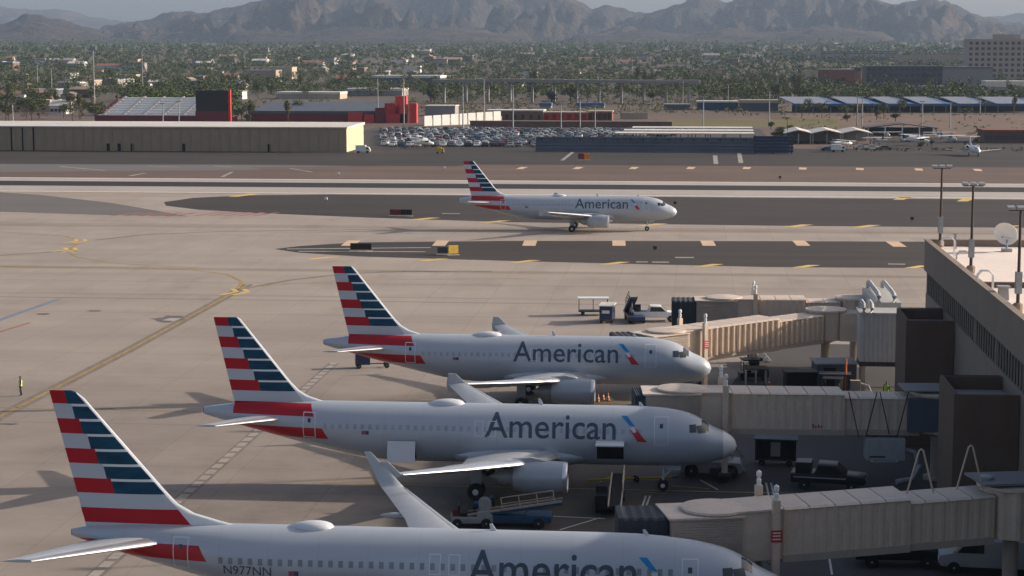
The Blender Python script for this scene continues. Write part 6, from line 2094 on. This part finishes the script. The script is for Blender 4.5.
for (px0, px1, yt, yb, d, wl, rf, lab) in ((0, 50, 100, 112, 18, 'stucco_tan', 'stucco_beige', 'wide low tan store at the far left behind trees'), (50, 66, 104, 114, 12, 'stucco_white', 'white_roof', 'bright white gabled house left of the grandstand'), (27, 52, 89, 100, 22, 'slate_wall', 'grey_roof', 'grey warehouse at the far left'), (58, 80, 82, 95, 20, 'stucco_grey', 'white_roof', 'pale warehouse left of the floodlight mast'), (80, 94, 80, 93, 20, 'stucco_tan', 'stucco_beige', 'tan stepped warehouse beside the floodlight mast'), (94, 118, 79, 92, 20, 'stucco_grey', 'grey_roof', 'grey roofed warehouse right of the floodlight mast'), (185, 238, 81, 90, 26, 'slate_wall', 'slate_wall', 'dark slate warehouse above the scoreboard'), (184, 214, 92, 97, 12, 'stucco_tan', 'tile_roof', 'orange roofed shed left of the scoreboard'), (246, 276, 70, 84, 24, 'stucco_tan', 'grey_roof', 'grey roofed block above the slate annex'), (265, 292, 67, 79, 24, 'stucco_beige', 'stucco_beige', 'beige block left of the low trees'), (336, 352, 77.5, 86, 14, 'brick_brown', 'tile_roof', 'orange roofed house left of the station hall'), (404, 420, 66, 78, 12, 'stucco_white', 'white_roof', 'round looking white tank house above the station hall'), (690, 722, 70, 79, 20, 'stucco_beige', 'tile_roof', 'yellowish house among trees above the guideway'), (790, 818, 71, 80, 20, 'stucco_beige', 'stucco_tan', 'pale house in trees left of the brick block'), (540, 580, 71, 76, 20, 'stucco_beige', 'tile_roof', 'long low tan house among trees above the guideway')):
    block('town_house', lab, 'house', px0, px1, yt, yb, d, wl, rf, None, 0.8, (1, 4, 1.6, 1.4, 1.2, 1.2, 'glass_dark'), gable=('gabled' in lab or 'orange' in lab))

# ------------------------------------------------------------------ trees
def leaf_mat(name, c1, c2):
    m = bpy.data.materials.new(name)
    n = NT(m)
    n.set(0.7, 0, 0.2)
    pos = n.n('ShaderNodeNewGeometry').outputs['Position']
    f = n.ramp(n.noise(pos, 0.09, 3.0), 0.35, 0.65)
    g = n.ramp(n.noise(pos, 0.9, 2.0), 0.3, 0.7)
    rn = n.n('ShaderNodeObjectInfo').outputs['Random']
    f = n.m('MULTIPLY_ADD', rn, 0.4, n.m('MULTIPLY', f, 0.6))
    c = n.mix(f, c1, c2)
    n.base(n.mix(n.m('MULTIPLY', g, 0.35), c, tuple(x * 1.5 for x in c2)))
    M[name] = m
leaf_mat('leaf_green', (0.035, 0.055, 0.020), (0.085, 0.095, 0.035))
leaf_mat('leaf_olive', (0.055, 0.062, 0.026), (0.12, 0.112, 0.045))
leaf_mat('leaf_far', (0.026, 0.048, 0.014), (0.080, 0.098, 0.030))
def crown_tris(rg, cx, cy, cz, rx, rz, n, sz, vs, fs):
    """leaf clumps through the volume of a few lobes"""
    lobes = [(rg.uniform(-0.45, 0.45) * rx, rg.uniform(-0.45, 0.45) * rx, rg.uniform(-0.35, 0.45) * rz, rg.uniform(0.45, 0.75)) for _ in range(5)]
    for _ in range(n):
        lx, ly, lz, lr = lobes[rg.randrange(5)]
        while True:
            a, b, c = rg.uniform(-1, 1), rg.uniform(-1, 1), rg.uniform(-1, 1)
            d = a * a + b * b + c * c
            if 0.2 < d < 1:
                break
        p = (cx + lx + a * lr * rx, cy + ly + b * lr * rx, cz + lz + c * lr * rz)
        o = len(vs)
        for k in range(3):
            vs.append((p[0] + rg.uniform(-sz, sz), p[1] + rg.uniform(-sz, sz), p[2] + rg.uniform(-sz, sz) * 0.8))
        fs.append((o, o + 1, o + 2))
def mesh_of(name, vs, fs, mat):
    me = bpy.data.meshes.new(name)
    me.from_pydata(vs, [], fs)
    me.materials.append(M[mat])
    return me
protos = []
rg = random.Random(11)
for i in range(7):
    h, rx, rz_ = ((7, 3.2, 2.3), (8.5, 4.0, 2.8), (6, 3.6, 2.0), (10, 4.2, 3.6), (5, 2.6, 1.8), (12, 2.0, 4.6), (9, 5.0, 2.6))[i]
    vs, fs = [], []
    crown_tris(rg, 0, 0, h - rz_ * 0.9, rx, rz_, 620, 0.55, vs, fs)
    cm = mesh_of('crown', vs, fs, 'leaf_olive' if i % 3 == 2 else 'leaf_green')
    b = MB()
    b.tube([(0, 0, -0.3), (0.1, 0.05, h * 0.3), (0.0, 0.1, h - rz_)], 0.28, 7, 0.16)
    for k in range(4):
        a = k * 1.6 + i
        b.tube([(0.05, 0.05, h * 0.32), (math.cos(a) * rx * 0.35, math.sin(a) * rx * 0.35, h * 0.55), (math.cos(a) * rx * 0.6, math.sin(a) * rx * 0.6, h - rz_ * 0.9)], 0.13, 5, 0.05)
    protos.append((cm, b.mesh('trunk', 'bark')))
# palms
vs, fs = [], []
for k in range(16):
    a = k * 2 * math.pi / 16 + 0.2 * (k % 3)
    dr = 0.2 + 0.5 * (k % 4)
    pts = [(math.cos(a) * q * 2.0, math.sin(a) * q * 2.0, 11 + 0.9 * math.sin(q * 2.4) - dr * q * q) for q in (0, 0.35, 0.7, 1.0)]
    px_, py_ = -math.sin(a) * 0.28, math.cos(a) * 0.28
    o = len(vs)
    for j, p in enumerate(pts):
        s = (0.5, 1.0, 0.8, 0.1)[j]
        vs += [(p[0] + px_ * s, p[1] + py_ * s, p[2]), (p[0] - px_ * s, p[1] - py_ * s, p[2])]
    fs += [(o + 2 * j, o + 2 * j + 1, o + 2 * j + 3, o + 2 * j + 2) for j in range(3)]
pc = mesh_of('crown', vs, fs, 'leaf_green')
b = MB(); b.tube([(0, 0, -0.3), (0.15, 0, 6), (0, 0, 11)], 0.25, 7, 0.18)
palm = (pc, b.mesh('trunk', 'bark'))
def plant(px, py, s, i, label, group):
    x, y, z = place(px, py)
    cm, tm = protos[i] if i >= 0 else palm
    t = thing('broadleaf_tree' if i >= 0 else 'palm_tree', label, 'tree', (x, y, z), rnd.uniform(0, 6.28), group)
    t.scale = (s, s, s * rnd.uniform(0.85, 1.15))
    inst(cm, 'crown', t)
    inst(tm, 'trunk', t)
ntree = 0
TW = {-1: 'palm tree ', 0: 'small round green tree ', 1: 'round green tree ', 2: 'low spreading olive tree ', 3: 'tall bushy green tree ', 4: 'shrubby green tree ', 5: 'slim olive tree ', 6: 'wide spreading green tree '}
def grove(zone, xa, xb, ya, yb, cnt, smin=0.8, smax=1.3):
    global ntree
    for k in range(cnt):
        px, py = rnd.uniform(xa, xb), rnd.uniform(ya, yb)
        i = -1 if rnd.random() < 0.10 else rnd.randrange(7)
        plant(px, py, rnd.uniform(smin, smax), i, TW[i] + zone, TW[i] + zone)
        ntree += 1
grove('in the row just behind the hangar', 3, 120, 118, 123, 12, 0.7, 1.1)
grove('beside the scoreboard and slate annex', 226, 300, 120, 124, 10, 0.7, 1.0)
grove('left of the grandstand', -10, 95, 92, 114, 24)
grove('above the grandstand', 100, 240, 80, 96, 26)
grove('around the warehouses above the slate annex', 240, 380, 84, 100, 26)
grove('under the elevated guideway', 430, 690, 90, 104, 46, 0.9, 1.5)
grove('between the guideway and the blue canopies', 690, 800, 84, 106, 26, 0.9, 1.4)
grove('in front of the brick block and dark offices', 780, 960, 88, 103, 44, 0.9, 1.4)
grove('along the dirt field below the blue canopies', 790, 1030, 112, 122, 16, 0.6, 0.9)
grove('at the shelter end of the blast fence', 745, 800, 126, 150, 8, 0.4, 0.7)
grove('beside the small propeller planes', 880, 990, 146, 151, 5, 0.25, 0.4)

# everything farther off reads as one green mass
rg = random.Random(5)
vs, fs = [], []
cnt = 0
while cnt < 16000:
    px = rg.uniform(-110, 1135)
    a, b_, c = _ray(px, 53)
    h0 = math.hypot(a, b_)
    q = rg.random()
    r = 940 + (q ** 1.7) * 6600
    x, y = a / h0 * r, b_ / h0 * r
    if r < 1320 and (px < 120 or 235 < px < 420) or r < 1190 and 400 < px < 700:
        continue
    dens = mnoise.noise(Vector((x / 220.0, y / 260.0, 3.3))) + 0.35 * mnoise.noise(Vector((x / 60.0, y / 70.0, 1.1)))
    if dens < (-0.30 if r > 1150 else 0.02):
        continue
    s = rg.uniform(0.7, 1.35) * (1.0 if r < 2600 else 1.35)
    hh, rx, rz_ = rg.uniform(5, 10) * s, rg.uniform(2.6, 5.0) * s, rg.uniform(1.9, 3.2) * s
    if rg.random() < 0.07:
        hh, rx, rz_ = hh * 1.7, rx * 0.5, rz_ * 1.6
    n = 90 if r < 2000 else 42 if r < 3500 else 22
    crown_tris(rg, x, y, terr(x, y) + max(rz_ * 0.7, hh - rz_), rx, rz_, n, 0.75 * s if r < 2000 else 1.25 * s if r < 3500 else 1.9 * s, vs, fs)
    cnt += 1
tag(inst(mesh_of('distant_trees', vs, fs, 'leaf_far'), 'distant_trees'), 'green mass of distant trees across the valley floor', 'trees', kind='stuff')
# dry shrubs scattered over the field edge and the rail yard
vs, fs = [], []
for k in range(700):
    px = rg.uniform(395, 790) if k % 3 else rg.uniform(-30, 330)
    a, b_, c = _ray(px, 53)
    h0 = math.hypot(a, b_)
    r = rg.uniform(930, 1250)
    crown_tris(rg, a / h0 * r, b_ / h0 * r, 1.0, rg.uniform(1.0, 3.2), rg.uniform(0.8, 2.0), 26, 0.6, vs, fs)
for k in range(500):
    x, y = rg.uniform(40, 230), rg.choice((rg.uniform(596, 612), rg.uniform(700, 960)))
    crown_tris(rg, x, y, 0.5, rg.uniform(0.6, 1.6), 0.6, 16, 0.4, vs, fs)
tag(inst(mesh_of('scrub', vs, fs, 'leaf_olive'), 'scrub'), 'low dry scrub scattered along the dirt field', 'scrub', kind='stuff')
